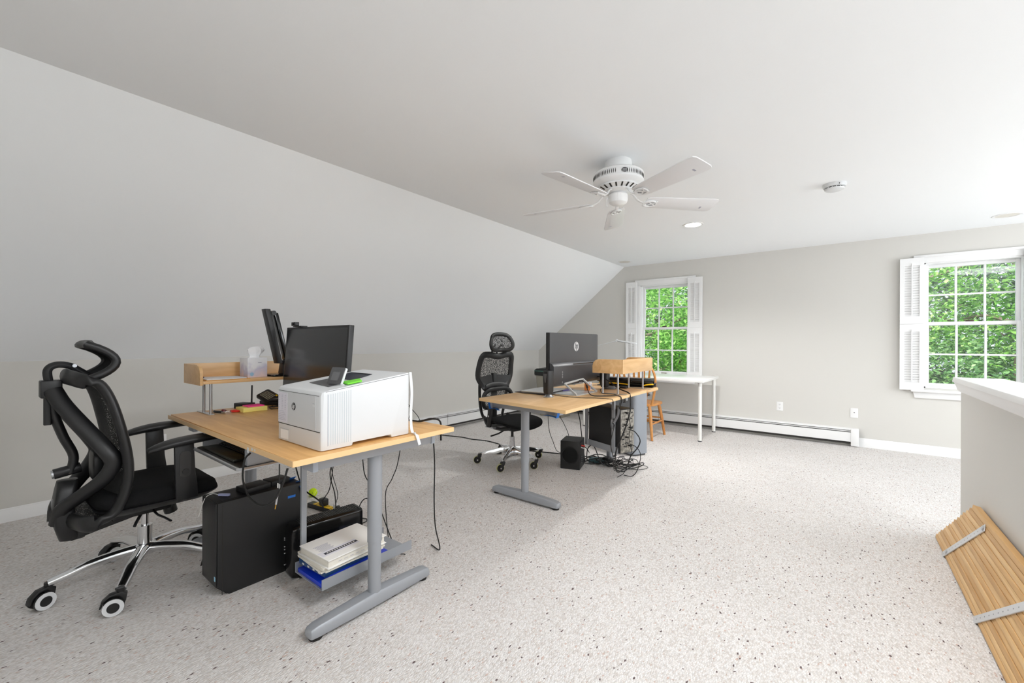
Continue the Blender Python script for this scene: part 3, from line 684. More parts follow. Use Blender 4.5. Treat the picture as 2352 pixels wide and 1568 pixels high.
b.obj('keys', mat('key_grey', rgb(150, 146, 126), .5), kp)
b = B(); b.T = Matrix.Translation((-.06, .0, .055)) @ Matrix.Rotation(math.radians(24), 4, 'Y') @ Matrix.Rotation(math.radians(24), 4, 'X')
b.cbox((.04, .034, .0115), (.014, .01, .003)); b.obj('yellow_key', SIGYEL, kp)
b = B(); b.T = Matrix.Translation((.07, .0, .042)) @ Matrix.Rotation(math.radians(-4), 4, 'Y')
dp = b.prism(rrect(-.075, -.05, .08, .05, .01, 3), -.008, .008).obj('display_half', BLACKP, ph, bevel=.003)
b = B(); b.T = Matrix.Translation((.07, .0, .042)) @ Matrix.Rotation(math.radians(-4), 4, 'Y')
b.box(-.05, -.034, .0075, .06, .034, .0088).obj('display', mat('display_grey', rgb(86, 86, 84), .3), dp)
B().box(-.1, -.035, .0005, .12, .035, .03).obj('cradle', BLACKP, ph, bevel=.006)
kb = thing('keyboard', 'black keyboard on the tray below the near desk', 'keyboard', (-2.35, .87, .684))
B().box(-.2, -.07, .0005, .2, .08, .016).obj('case', BLACKG, kb, bevel=.003)
b = B()
for i in range(17):
    for j in range(5): b.cbox((-.185+i*.0232, -.052+j*.026, .0185), (.019, .02, .006))
b.obj('keycaps', BLACKP, kb, bevel=.001)
B().box(-.2, -.14, .0005, .2, -.075, .013).obj('wrist_rest', mat('olive_black_gel', rgb(34, 34, 26), .3), kb, bevel=.004)

# ---------------------------------------------------------------- things below the near desk
def cable(name, pts, r, label, m=RUBBER, group='loose black cables', n=5, cat='cable'):
    return B().tube(spline(pts, n), r, n=6).obj(name, m, cat=cat, label=label, group=group)
tw = thing('computer_tower', 'large black computer tower standing in front of the near desk', 'computer', (-2.345, .732, 0), 0, 'black computer towers')
f = B(); W_, D_, H_ = .196, .405, .452
f.prism([(.0, .055), (.05, 0), (D_, 0), (D_, H_), (0, H_)], -W_, 0, lambda y, z, d: (d, y, z)); f.obj('case', BLACKM, tw, bevel=.002)
B().prism([(-.001, .06), (-.001, H_-.001), (-.006, H_-.001), (-.006, .055), (.04, .006), (.046, .006)], -W_+.004, -.004, lambda y, z, d: (d, y, z)).obj('front_panel', BLACKP, tw, bevel=.001)
B().box(-W_+.025, .03, H_-.001, -.03, .145, H_+.0012).obj('top_recess', mat('recess_black', rgb(14, 14, 22), .5), tw)
B().box(-.02, -.0075, .082, -.006, -.0055, .102).obj('sticker', mat('pale_blue_sticker', rgb(150, 200, 225), .4), tw)
B().box(-.004, .02, .01, .001, .022, H_-.01).obj('panel_seam', SLOT, tw)
for q in (((-.0005, .325, .385), (.0012, .365, .397)),): B().box(q[0][0], q[0][1], q[0][2], q[1][0], q[1][1], q[1][2]).obj('blue_tape', TAPE, tw)
b = B(); b.T = Matrix.Translation((-.03, D_-.005, H_)) @ Matrix.Rotation(-.5, 4, 'Y'); b.box(-.02, -.02, 0, .012, .012, .0012); b.obj('blue_tape', TAPE, tw); b = B(); b.T = Matrix.Translation((-.1, D_-.01, H_)) @ Matrix.Rotation(-.6, 4, 'Y'); b.box(-.012, -.03, 0, .03, .01, .0012); b.obj('blue_tape', TAPE, tw)
b = B(); b.T = Matrix.Translation((.002, D_, .38)) @ Matrix.Rotation(.3, 4, 'X'); b.box(-.02, .0, 0, .012, .0015, .06).obj('blue_tape', TAPE, tw)
for i, (x, y, r, w2, d2, lb) in enumerate(((-2.44, .925, .16, .1, .125, 'black external drive on the large tower, nearer of the two'), (-2.455, 1.045, .1, .09, .1, 'black external drive on the large tower, farther of the two'))):
    e_ = thing('external_drive', lb, 'external drive', (x, y, H_+.0005), r, 'external drives on the near tower')
    B().box(-w2/2, -d2/2, 0, w2/2, d2/2, .024).obj('case', BLACKM, e_, bevel=.002)
    B().box(-w2/2+.01, -d2/2-.0008, .008, -w2/2+.03, -d2/2, .014).obj('port', SLOT, e_)
us = thing('usb_adapter', 'white and blue memory stick with a white cord on the large tower', 'usb stick', (-2.44, .79, H_+.002), math.radians(35))
B().prism(rrect(-.03, -.009, .03, .009, .008, 4), .001, .011).obj('stick_body', mat('pale_violet_plastic', rgb(170, 175, 215), .3), us, bevel=.002)
B().tube(spline([(-.03, 0, .006), (-.06, -.005, .01), (-.085, -.02, -.01), (-.1, -.04, -.09)], 5), .0015, n=6).obj('cord', PAPER, us)
t2 = thing('computer_tower', 'smaller glossy black computer tower behind the hanging tray', 'computer', (-2.2, 1.022, 0), math.radians(-6), 'black computer towers')
B().rings([[(x, y, z) for x, z in rrect(-.122+i_, .004+i_, -i_, .276-i_, .02, 4)] for y, i_ in ((-.012, .026), (.0, .008), (.03, 0), (.37, 0))]).obj('case', BLACKG, t2, bevel=.0)
b = B()
for k in range(30): b.box(-.105, .04+k*.0108, .2755, -.018, .046+k*.0108, .278)
b.obj('top_ribs', BLACKP, t2)
B().box(-.118, -.004, .004, -.006, .03, .012).obj('base_strip', SILV, t2)
b = B()
for z in (.06, .12, .14, .155, .19, .2): b.cbox((-.096, -.013, z), (.005, .002, .004))
b.obj('front_lights', WHITE, t2)

# stack in the hanging tray, bottom to top
def slab(name, poly, z0, z1, m, label, cat, **k): return B().prism(poly, z0, z1).obj(name, m, cat=cat, label=label, bevel=.0012, **k)
def rot(poly, a, cx, cy): return [(cx+(x-cx)*math.cos(a)-(y-cy)*math.sin(a), cy+(x-cx)*math.sin(a)+(y-cy)*math.cos(a)) for x, y in poly]
slab('folder', rect(-2.072, .982, -1.842, 1.29), .1155, .134, BLUE, 'vivid blue plastic folder lowest in the hanging tray', 'folder', group='stack in the hanging tray')
slab('folder', rot(rect(-2.06, 1.02, -1.84, 1.33), .0, -1.95, 1.17), .1345, .158, mat('royal_blue_folder', rgb(24, 52, 178), .3), 'dark blue folder just above the lowest folder in the tray', 'folder', group='stack in the hanging tray')
bk = thing('book', 'teal blue book with small white print in the tray stack', 'book', (0, 0, 0), 0, 'stack in the hanging tray')
B().prism(rot(rect(-2.07, .99, -1.85, 1.28), .05, -1.96, 1.1), .1585, .182).obj('cover', NAVY, bk, bevel=.001)
b = B()
for k in range(4): b.box(-2.03+k*.045, .983+k*.0022, .166, -2.015+k*.045, .985+k*.0022, .173)
b.obj('spine_print', PAPER, bk)
z = .1825
for i, (dx, an, h, lb) in enumerate(((-.012, -.05, .008, 'white booklet lowest of the white sheets in the tray stack'), (.004, .03, .009, 'white folder in the middle of the tray stack'), (-.006, -.02, .01, 'white folder right under the top binder'))):
    slab('paper_folder', rot(rect(-2.072+dx, .982, -1.825+dx, 1.3), an, -1.95, 1.1), z, z+h, PAPERD, lb, 'papers', group='stack in the hanging tray'); z += h+.0004
bi = thing('ring_binder', 'white binder with a dark title strip on top of the tray stack', 'binder', (-1.93, 1.14, z), .05, 'stack in the hanging tray')
B().box(-.122, -.158, 0, .122, .158, .004).obj('cover', PAPER, bi, bevel=.001); B().box(-.122, -.158, .036, .122, .158, .041).obj('cover', PAPER, bi, bevel=.001)
B().box(-.118, -.152, .0045, .112, .152, .0355).obj('pages', PAPERD, bi, bevel=.001)
B().cbox((.05, -.06, .0414), (.05, .19, .0006), RZ(.0)).obj('label_sheet', mat('label_white', rgb(228, 228, 236), .8), bi)
lt = B(); lt.cbox((.052, -.05, .042), (.018, .17, .0005)); lt.obj('title_strip', INK, bi)
b = B()
for k in range(12): b.cbox((.052, -.12+k*.0125, .0424), (.006, .008, .0003))
b.obj('title_marks', PAPER, bi)
b = B()
for k in range(9): b.cbox((-.04+k*.008, -.1, .0417), (.003, .075-.01*(k % 3), .0003))
b.obj('text_block', INKL, bi)
b = B()
for k in range(6): b.cbox((.1225, -.1+k*.03, .02), (.0005, .018, .002))
b.obj('spine_marks', INKL, bi)

# power strip, adapter, ball
ps = thing('power_strip', 'black and yellow power strip on the carpet below the near desk', 'power strip', (-2.94, 1.6, 0), math.radians(8))
B().box(-.19, -.026, .0005, .15, .026, .032).obj('body', BLACKP, ps, bevel=.003)
ty = B().box(-.13, -.022, .032, .14, .022, .0345).obj('yellow_face', SIGYEL, ps, bevel=.001)
b = B()
for k in range(5): b.cbox((-.1+k*.052, 0, .0348), (.004, .036, .001)); b.cbox((-.085+k*.052, .006, .0348), (.012, .003, .001))
b.obj('sockets', SLOT, ty)
B().box(-2.98-.03, 1.575, .0352, -2.98+.03, 1.62, .085).obj('power_adapter', BLACKP, cat='adapter', label='black cube adapter plugged into the power strip', bevel=.006)
B().box(-2.85, 1.595, .0352, -2.825, 1.625, .075).obj('plug', WHITE, cat='plug', label='white plug in the power strip', bevel=.005)
B().box(-2.815, 1.59, .0352, -2.792, 1.62, .07).obj('plug', BLACKP, cat='plug', label='black plug at the end of the power strip', bevel=.005)
tn = thing('tennis_ball', 'yellow green tennis ball on the carpet', 'ball', (-3.3, 1.68, .0335))
B().lathe([(max(.0001, .033*math.sin(PI*k/16)), -.033*math.cos(PI*k/16)) for k in range(17)], n=28).obj('felt', BALL, tn)
B().tube([(.0332*math.cos(t_)*math.cos(.5*math.sin(2*t_)), .0332*math.sin(t_)*math.cos(.5*math.sin(2*t_)), .0332*math.sin(.5*math.sin(2*t_))) for t_ in [2*PI*k/40 for k in range(40)]], .001, n=5, closed=True).obj('seam', PAPER, tn)
B().lathe([(.001, .0), (.008, -.001), (.009, -.003)], (.028, -.012, .004), 10, RY(PI/2)).obj('printed_mark', mat('ball_print', rgb(90, 110, 60), .8), tn)

cable('cable', [(-1.75, 1.549, .76), (-1.75, 1.565, .576), (-1.75, 1.563, .363), (-1.78, 1.6, .2), (-1.83, 1.68, .03), (-1.95, 1.72, .006)], .0035, 'black cable hanging from the back corner of the near desk to the carpet')
cable('cable', [(-4.25, 3.80, .008), (-4.108, 3.837, .006), (-3.859, 3.907, .006), (-3.665, 3.906, .006), (-3.454, 3.955, .006), (-3.134, 3.901, .006), (-2.903, 3.852, .006), (-2.588, 3.959, .006), (-2.3, 4.03, .006), (-2.15, 3.95, .006)], .006, 'thick black cord running over the carpet to the far desk')
cable('cable', [(-2.27, 1.45, .74), (-2.256, 1.45, .538), (-2.233, 1.45, .439), (-2.17, 1.45, .387), (-2.093, 1.45, .291), (-2.0, 1.5, .05), (-1.98, 1.55, .005)], .003, 'black cable sagging left of the near desk leg')
cable('cable', [(-1.89, 1.45, .74), (-1.896, 1.45, .659), (-1.926, 1.45, .547), (-1.972, 1.45, .465), (-2.031, 1.45, .355), (-2.06, 1.5, .04), (-2.07, 1.53, .006)], .0025, 'thin black cable hanging right of the near desk leg')
cable('cable', [(-2.66, 1.5, .76), (-2.663, 1.5, .473), (-2.684, 1.5, .373), (-2.76, 1.52, .22), (-2.94, 1.57, .09)], .003, 'black cable from the desk down to the cube adapter')
cable('cable', [(-2.68, 1.49, .76), (-2.679, 1.5, .47), (-2.717, 1.5, .332), (-2.71, 1.53, .2), (-2.78, 1.58, .05)], .0035, 'black cable crossing another above the power strip')
cable('cable', [(-2.7, 1.5, .76), (-2.707, 1.5, .451), (-2.684, 1.5, .338), (-2.69, 1.54, .2), (-2.82, 1.6, .08)], .0022, 'thin black cable down to the white plug')
cable('cable', [(-2.0, .745, .75), (-1.992, .72, .727), (-2.01, .72, .642), (-1.945, .72, .583), (-1.826, .72, .575), (-1.716, .72, .618), (-1.644, .72, .692), (-1.633, .735, .755)], .004, 'black cable looping in front of the large tower')
cable('cable', [(-2.5, 1.15, .72), (-2.60, 1.2, .56), (-2.52, 1.2, .42), (-2.47, 1.21, .36), (-2.36, 1.25, .3), (-2.33, 1.26, .2)], .004, 'black cable dropping behind the blue taped tower edge')
cable('cable', [(-2.225, 1.40, .1), (-2.23, 1.41, .25), (-2.2, 1.43, .31), (-2.15, 1.44, .3), (-2.12, 1.44, .24), (-2.13, 1.44, .1), (-2.12, 1.46, .005)], .003, 'black cable arching over the back of the smaller near tower')
jk = thing('audio_cable', 'hanging cable with a white tag and gold jack tip', 'cable', (-1.69, .725, .62))
B().tube(spline([(.012, 0, .145), (.012, 0, .1), (.01, 0, .05), (-.004, 0, .02)], 4), .0025, n=6).obj('cord', RUBBER, jk)
B().cyl((-.004, 0, .02), (-.016, 0, -.014), .0035, n=8).obj('jack_sleeve', ALU, jk); B().cyl((-.016, 0, -.014), (-.023, 0, -.034), .0018, n=8).obj('jack_tip', mat('gold', rgb(220, 170, 70), .2, metal=1), jk)
B().box(-.004, -.0008, .052, .016, .0008, .07).obj('tag', PAPER, jk)
for z, pts, lb in ((.463, [(0, 0), (.05, .02), (.075, .06), (.06, .05)], 0),): pass
for z0, e, lb in ((.459, [(-4.37, 3.47, .42), (-4.35, 3.49, .36), (-4.35, 3.45, .24), (-4.33, 3.42, .12), (-4.3, 3.45, .03)], 'upper black plug and cord in the left wall outlet'), (.411, [(-4.37, 3.47, .4), (-4.34, 3.53, .33), (-4.33, 3.6, .24), (-4.33, 3.66, .1), (-4.25, 3.72, .008)], 'lower black plug and cord in the left wall outlet')):
    q = thing('power_plug', lb, 'plug', (XL+.0075, 3.44, z0), 0, 'plugs in the left wall outlet')
    B().box(0, -.014, -.012, .035, .014, .012).obj('plug_body', BLACKP, q, bevel=.004)
    B().tube(spline([(.03, 0, 0)]+[(x-(XL+.0075), y-3.44, zz-z0) for x, y, zz in e], 5), .0045, n=6).obj('cord', RUBBER, q)
b = B(); P_ = spline([(-1.63, 1.302, 1.085), (-1.618, 1.302, .99), (-1.624, 1.302, .9), (-1.622, 1.302, .83), (-1.61, 1.303, .797), (-1.584, 1.3, .795), (-1.574, 1.3, .785), (-1.568, 1.31, .745)], 4)
b.tube(P_, .008, n=8, asp=.22, up=(1, 0, 0)); b.obj('white_strap', WHITE, cat='strap', label='white strap hanging down the back corner of the printer')
cable('cable', [(-1.893, 1.5, .797), (-1.84, 1.505, .797), (-1.795, 1.5, .8), (-1.758, 1.51, .812), (-1.73, 1.53, .818), (-1.70, 1.56, .8), (-1.7, 1.565, .7)], .005, 'black cord at the back edge of the near desktop')
cable('cable', [(-3.02, 1.26, .794), (-2.98, 1.22, .795), (-2.96, 1.26, .796), (-2.99, 1.3, .797), (-2.95, 1.22, .798), (-2.9, 1.2, .795), (-2.88, 1.26, .795)], .0025, 'coiled black cord between the keypad device and the printer')
for k, (r, x, y, lb) in enumerate(((.07, -2.5, 1.45, 'looped black cable behind the large tower, nearest loop'), (.09, -2.6, 1.62, 'wide looped black cable on the carpet behind the tower'))):
    B().tube([(x+r*(1+.15*math.sin(3*u+k))*math.cos(u), y+r*.7*math.sin(u), .006+.012*(1+math.sin(2*u+k))) for u in [2*PI*i/40 for i in range(40)]], .0035, n=6, closed=True).obj('cable_loop', RUBBER, cat='cable', label=lb, group='loose black cables')
# ---------------------------------------------------------------- far desk items
m2 = thing('monitor', 'large dark grey monitor seen from behind with an oval logo', 'monitor', (-1.895, 2.93, ZT))
HB = mat('monitor_back_grey', rgb(64, 64, 66), .42); HB2 = mat('monitor_lower_grey', rgb(60, 60, 63), .42)
B().box(-.03, 0, .07, -.004, .87, .522).obj('bezel', BLACKP, m2, bevel=.002)
B().box(-.0305, .01, .085, -.0295, .86, .514).obj('screen', SCREEN, m2)
B().prism(rrect(.004, .074, .866, .519, .004, 2), 0, .02, lambda y, z, d: (-.004+d*.6, y, z)).obj('upper_back', HB, m2, bevel=.002)
lb_ = B().prism([(-.002, .076), (.03, .076), (.046, .1), (.046, .24), (.03, .262), (.008, .27), (-.002, .27)], .004, .866, lambda x, z, d: (x, d, z)).obj('lower_back', HB2, m2, bevel=.003)
B().box(.03, .33, .248, .041, .79, .254).obj('vent_slot', BLACKG, lb_)
hp_logo('logo_badge', m2, lambda u, v, d: (.0081+d, .44+u, .405+v), .043, mat('logo_silver', rgb(205, 205, 207), .35, metal=.2), HB)
b = B()
for z in (.105, .15, .17, .19): b.cyl((.0455, .14, z), (.0468, .14, z), .009, n=12)
b.obj('rear_buttons', mat('button_grey', rgb(110, 110, 112), .4), lb_)
b = B()
for y in (.43, .45, .47, .5, .52): b.box(.0455, y, .08, .0475, y+.01, .09)
b.obj('ports', ALU, lb_)
sd = B().prism(rect(-.165, .13, .19, .5), .0005, .008).obj('stand_base', SILV, m2, bevel=.002)
b = B(); b.tube([(.186, .135, .008), (.05, .17, .09)], .009, n=8); b.tube([(.186, .495, .008), (.05, .49, .11)], .009, n=8); b.tube([(.05, .17, .09), (.05, .49, .11)], .009, n=8)
b.obj('stand_frame', SILV, m2)
for y, z, lb in ((.42, .1, 0), (.8, .115, 0)): B().box(.046, y-.02, z-.006, .075, y+.02, z+.006).obj('cable_plug', BLACKP, m2, bevel=.002)

s1 = thing('desktop_speaker', 'tall black speaker on a silver foot at the left end of the monitor', 'speaker', (-1.852, 2.86, ZT), math.radians(-10), 'black desktop speakers')
s1b = B(); s1b.rings([[(x, y, z) for x, y in rrect(-a, -c-.004, a, c, .012, 3)] for z, a, c in ((.03, .026, .03), (.05, .028, .034), (.19, .032, .036), (.212, .031, .033))])
s1b.obj('speaker_body', BLACKP, s1, bevel=0)
B().lathe([(.001, .0005), (.042, .0005), (.044, .006), (.03, .012), (.018, .03), (.001, .034)], n=24).obj('silver_foot', ALU, s1)
B().prism([(-.02, .19), (.02, .19), (.006, .12), (-.002, .12)], -.0425, -.0405, lambda x, z, d: (x, d, z)).obj('front_inlay', DGREY, s1)
s2 = thing('desktop_speaker', 'black speaker with round base at the right end of the monitor', 'speaker', (-1.775, 3.72, ZT), 0, 'black desktop speakers')
s2b = B(); s2b.rings([[(x, y, z) for x, y in rrect(-a, -a, a, a, .014, 3)] for z, a in ((.02, .03), (.05, .036), (.14, .04), (.165, .034), (.174, .02))])
s2b.obj('speaker_body', BLACKP, s2)
B().lathe([(.001, .0005), (.06, .0005), (.062, .012), (.058, .022), (.001, .023)], (.035, .05, 0), 28).obj('round_base', DGREY, s2)
B().prism([(-2.27, 2.96), (-1.905, 2.935), (-1.925, 3.44), (-2.26, 3.46)], ZT+.0004, ZT+.005).obj('desk_pad', mat('dark_brown_leather', rgb(58, 46, 42), .5), cat='desk pad', label='dark brown desk pad below the closed laptop', bevel=.001)
lp = thing('laptop', 'closed silver laptop on the desk pad behind the tall speaker', 'laptop', (-2.07, 3.12, ZT+.0055), math.radians(4))
B().prism(rrect(-.125, -.18, .125, .18, .012, 3), .0, .009).obj('base', DGREY, lp, bevel=.002)
B().prism(rrect(-.126, -.181, .126, .181, .012, 3), .0095, .019).obj('lid', SILV, lp, bevel=.003)
B().box(.12, -.1, .003, .1255, .1, .007).obj('hinge', BLACKP, lp)
B().prism([(-2.05, 3.28), (-1.94, 3.24), (-1.935, 3.4), (-2.0, 3.43)], ZT+.0055, ZT+.014).obj('notebook', mat('violet_notebook', rgb(92, 84, 150), .5), cat='notebook', label='violet edged notebook lying right of the laptop', bevel=.001)
cb_ = thing('medicine_carton', 'small orange and white carton behind the silver monitor stand', 'carton', (-1.815, 3.475, ZT+.009), math.radians(12))
B().box(-.024, -.03, 0, .024, .014, .072).obj('white_half', WHITE, cb_, bevel=.002); B().box(-.024, -.056, 0, .024, -.0305, .066).obj('orange_half', mat('orange_print', rgb(220, 130, 60), .5), cb_, bevel=.002)
B().box(.0242, -.02, .01, .0248, .004, .05).obj('blue_mark', mat('blue_mark', rgb(60, 90, 170), .5), cb_)
# black cable tray with cords on the extension leaf
ct = thing('cable_box', 'long open black tray stuffed with cords at the far end of the desk', 'cable tray', (-1.715, 4.10, ZT), math.radians(11))
B().box(-.29, -.055, .001, .26, .055, .006).obj('bottom', BLACKP, ct); B().box(-.29, .045, .006, .26, .055, .085).obj('rear_side', BLACKG, ct, bevel=.003)
B().box(-.29, -.055, .045, .26, -.046, .085).obj('front_side', BLACKG, ct, bevel=.003)
B().box(-.29, -.05, .07, .25, .05, .088).obj('lid', mat('black_wrinkled_wrap', rgb(26, 26, 28), .28, bump=.8, bscale=60), ct, bevel=.006)
random.seed(11); b = B()
for k in range(9):
    y = random.uniform(-.04, .03); z = random.uniform(.015, .06)
    b.tube(spline([(-.28, y, z), (-.1, y+random.uniform(-.02, .02), random.uniform(.012, .06)), (.05, y+random.uniform(-.02, .02), random.uniform(.012, .06)), (.23, random.uniform(-.04, .04), random.uniform(.01, .04)), (.28, random.uniform(-.03, .03), .01+.004*k)], 5), .006, n=6)
b.obj('black_cords', RUBBER, ct)
b = B(); b.tube(spline([(-.27, -.05, .03), (-.15, -.058, .032), (-.02, -.06, .028), (.04, -.055, .02)], 5), .006, n=6); b.tube(spline([(.18, -.06, .02), (.21, -.065, .03), (.25, -.05, .034), (.26, -.02, .03)], 5), .007, n=6)
b.obj('yellow_cord', SIGYEL, ct)
B().box(-1.69, 3.86, ZT+.0005, -1.62, 3.91, ZT+.022).obj('power_brick', BLACKP, cat='power adapter', label='small black power brick below the far desk shelf', bevel=.004)

# ---------------------------------------------------------------- below the far desk
t3 = thing('computer_tower', 'tall black computer tower in the grey holder of the far desk', 'computer', (-1.55, 3.58, .2365), A2, 'black computer towers')
B().box(-.42, -.008, 0, -.004, .168, .395).obj('case', BLACKM, t3, bevel=.003)
io = B().box(-.004, .0, .006, .0, .162, .389).obj('rear_panel', IOPANEL, t3)
random.seed(4); b = B()
for k in range(26):
    y, z = random.uniform(.015, .14), random.uniform(.02, .37); b.box(-.0005, y, z, .0025, y+random.uniform(.008, .022), z+random.uniform(.005, .015))
b.obj('rear_ports', BLACKP, io)
b = B()
for z, y in ((.36, .05), (.3, .06), (.25, .04), (.22, .1), (.14, .05), (.06, .09)): b.box(.0, y, z, .03, y+.02, z+.012)
b.obj('rear_plugs', RUBBER, io, bevel=.002)
sw = thing('subwoofer', 'black cube subwoofer with round grille on the carpet', 'speaker', (-2.164, 3.56, 0), math.radians(17))
B().box(0, 0, .001, .19, .235, .272).obj('cabinet', BLACKM, sw, bevel=.003)
B().lathe([(.088, 0), (.086, .003), (.079, .004), (.074, -.001), (.001, -.002)], (.095, -.0, .135), 40, RX(PI/2)).obj('round_grille', mat('grille_black', rgb(24, 24, 25), .7, bump=.5, bscale=900), sw)
b = B()
for z in (.05, .07, .09, .11): b.cyl((.19, .1, z), (.194, .1, z), .006, n=10)
b.obj('rear_jacks', ALU, sw); B().box(.1885, .03, .2, .1915, .2, .25).obj('terminal_plate', BLACKP, sw)
B().tube(spline([(.19, .08, .215), (.21, .08, .212), (.235, .09, .2), (.26, .12, .15)], 4), .004, n=6).obj('black_lead', RUBBER, sw)
B().cyl((.19, .08, .222), (.225, .085, .216), .007, n=8).obj('red_plug', RED, sw); B().cyl((.19, .06, .208), (.225, .06, .2), .006, n=8).obj('white_plug', WHITE, sw)
cab = thing('cabinet', 'tall grey metal cabinet with a rounded edge behind the far desk', 'cabinet', (-1.765, 4.40, 0), math.atan2(-.407, .914))
B().prism([(-.46, 0), (-.05, 0), (-.02, .008), (-.004, .028), (0, .06), (0, .2), (-.46, .2)], .02, .7).obj('body', GREYD, cab, smooth=50)
B().prism([(-.45, .01), (-.05, .01), (-.012, .05), (-.012, .19), (-.45, .19)], .0, .02).obj('plinth', DGREY, cab)
B().box(-.455, -.0008, .50, -.06, .0005, .503).obj('drawer_gap', SLOT, cab)
bk2 = B().prism(rot(rect(-2.06, 3.93, -1.9, 4.03), .3, -1.98, 3.98), .0005, .035).obj('box', mat('teal_box', rgb(70, 104, 110), .5), cat='box', label='flat teal box on the carpet under the cables', bevel=.002)

D2 = 'cables of the far desk'
def cb2(pts, r, lb, m=RUBBER): return cable('cable', pts, r, lb, m, D2)
cb2([(-1.82, 3.35, .895), (-1.8, 3.38, .87), (-1.74, 3.3, .84), (-1.68, 3.2, .83), (-1.6, 3.12, .8), (-1.5, 3.2, .797), (-1.43, 3.26, .797), (-1.415, 3.28, .76), (-1.45, 3.3, .66)], .004, 'black monitor cable with ferrite bead over the desk edge')
B().cyl((-1.765, 3.34, .852), (-1.735, 3.295, .84), .0095, n=10).obj('ferrite_bead', RUBBER, cat='ferrite bead', label='black ferrite bead on the monitor cable')
cb2([(-1.83, 3.735, .905), (-1.7, 3.66, .87), (-1.55, 3.55, .82), (-1.45, 3.5, .8), (-1.415, 3.46, .77), (-1.40, 3.42, .65), (-1.43, 3.38, .5), (-1.5, 3.36, .3), (-1.55, 3.5, .1), (-1.64, 3.85, .02)], .006, 'thick black cable arching from the monitor over the desk edge')
cb2([(-1.87, 2.98, .7935), (-1.725, 2.97, .7935), (-1.605, 2.983, .7935), (-1.537, 3.03, .7935), (-1.43, 3.06, .7935), (-1.4, 3.08, .78), (-1.42, 3.12, .7)], .0025, 'thin cable along the front of the far desktop')
cb2([(-1.79, 3.66, .793), (-1.7, 3.485, .793), (-1.61, 3.35, .793), (-1.52, 3.36, .793), (-1.44, 3.28, .793), (-1.405, 3.24, .78), (-1.415, 3.22, .7)], .0025, 'thin cable between the shelf posts of the far desk')
hb = thing('hanging_cable_bundle', 'grey black cable bundle hanging from the far desk edge', 'cable', (-1.45, 3.3, .64), 0, D2)
B().tube(spline([(0, 0, .06), (.0, -.01, 0), (-.01, -.03, -.04), (-.02, -.06, -.07)], 4), .012, n=8).obj('bundle', DGREY, hb)
B().tube([(-.03+.002, -.05+.028*math.cos(u), -.07+.04*math.sin(u)) for u in [2*PI*i/20 for i in range(20)]], .007, n=6, closed=True).obj('coil', DGREY, hb)
cb2([(-1.46, 3.25, .56), (-1.47, 3.2, .42), (-1.46, 3.22, .3), (-1.53, 3.4, .14), (-1.7, 3.85, .02)], .0035, 'grey cable from the hanging bundle down to the carpet')
cb2([(-1.5, 3.62, .46), (-1.46, 3.68, .43), (-1.42, 3.7, .36), (-1.44, 3.7, .29), (-1.5, 3.68, .2), (-1.56, 3.75, .08), (-1.66, 3.9, .02)], .005, 'black cable bowing out right of the tower')
cb2([(-1.5, 3.66, .32), (-1.44, 3.66, .30), (-1.40, 3.66, .24), (-1.42, 3.66, .12), (-1.48, 3.68, .03), (-1.58, 3.72, .008)], .0035, 'black cable arc lowest behind the tower')
cb2([(-1.505, 3.63, .6), (-1.47, 3.6, .5), (-1.48, 3.6, .38), (-1.47, 3.62, .25), (-1.52, 3.6, .08), (-1.6, 3.62, .01)], .003, 'thin black cable running down the tower rear')
cb2([(-2.334, 3.6, .74), (-2.334, 3.6, .465), (-2.318, 3.6, .335), (-2.276, 3.6, .24), (-2.225, 3.6, .15), (-2.16, 3.66, .12)], .003, 'thin cable hanging left of the subwoofer')
cb2([(-2.33, 3.75, .74), (-2.314, 3.78, .489), (-2.272, 3.8, .392), (-2.22, 3.82, .26), (-2.18, 3.84, .02)], .003, 'thin cable hanging behind the subwoofer')
cb2([(-2.14, 3.86, .74), (-2.141, 3.86, .538), (-2.115, 3.86, .433), (-2.09, 3.86, .25), (-2.06, 3.87, .01)], .005, 'thick cable dropping right behind the subwoofer')
cb2([(-1.98, 3.75, .09), (-1.94, 3.7, .2), (-1.9, 3.72, .24), (-1.88, 3.74, .2), (-1.84, 3.8, .05), (-1.8, 3.9, .02)], .005, 'black flat cable loop between subwoofer and tower')
random.seed(21)
b = B()
for k in range(15):
    cx, cy = random.uniform(-2.04, -1.66), random.uniform(3.9, 4.06); rx, ry = random.uniform(.06, .2), random.uniform(.05, .12); a0 = random.uniform(0, PI); ph_ = random.uniform(0, 6)
    b.tube([(cx+rx*math.cos(u)*math.cos(a0)-ry*(1+.2*math.sin(3*u+ph_))*math.sin(u)*math.sin(a0), cy+rx*math.cos(u)*math.sin(a0)+ry*(1+.2*math.sin(3*u+ph_))*math.sin(u)*math.cos(a0), .008+.022*(1+math.sin(2*u+ph_))*random.uniform(.95, 1.05)) for u in [2*PI*i/44 for i in range(44)]], random.choice((.0035, .0045, .0028)), n=6, closed=True)
b.obj('cable_tangle', RUBBER, cat='cable tangle', label='tangle of black cables on the carpet below the far desk', kind='stuff')
cb2([(-1.72, 4.05, .006), (-1.6, 4.14, .006), (-1.5, 4.12, .005), (-1.52, 4.0, .005), (-1.64, 3.93, .006)], .0022, 'thin cable loop farthest right on the carpet')
B().box(-1.9, 3.93, .045, -1.83, 4.01, .075).obj('power_brick', BLACKP, cat='power adapter', label='black power brick lying in the cable tangle', bevel=.006)

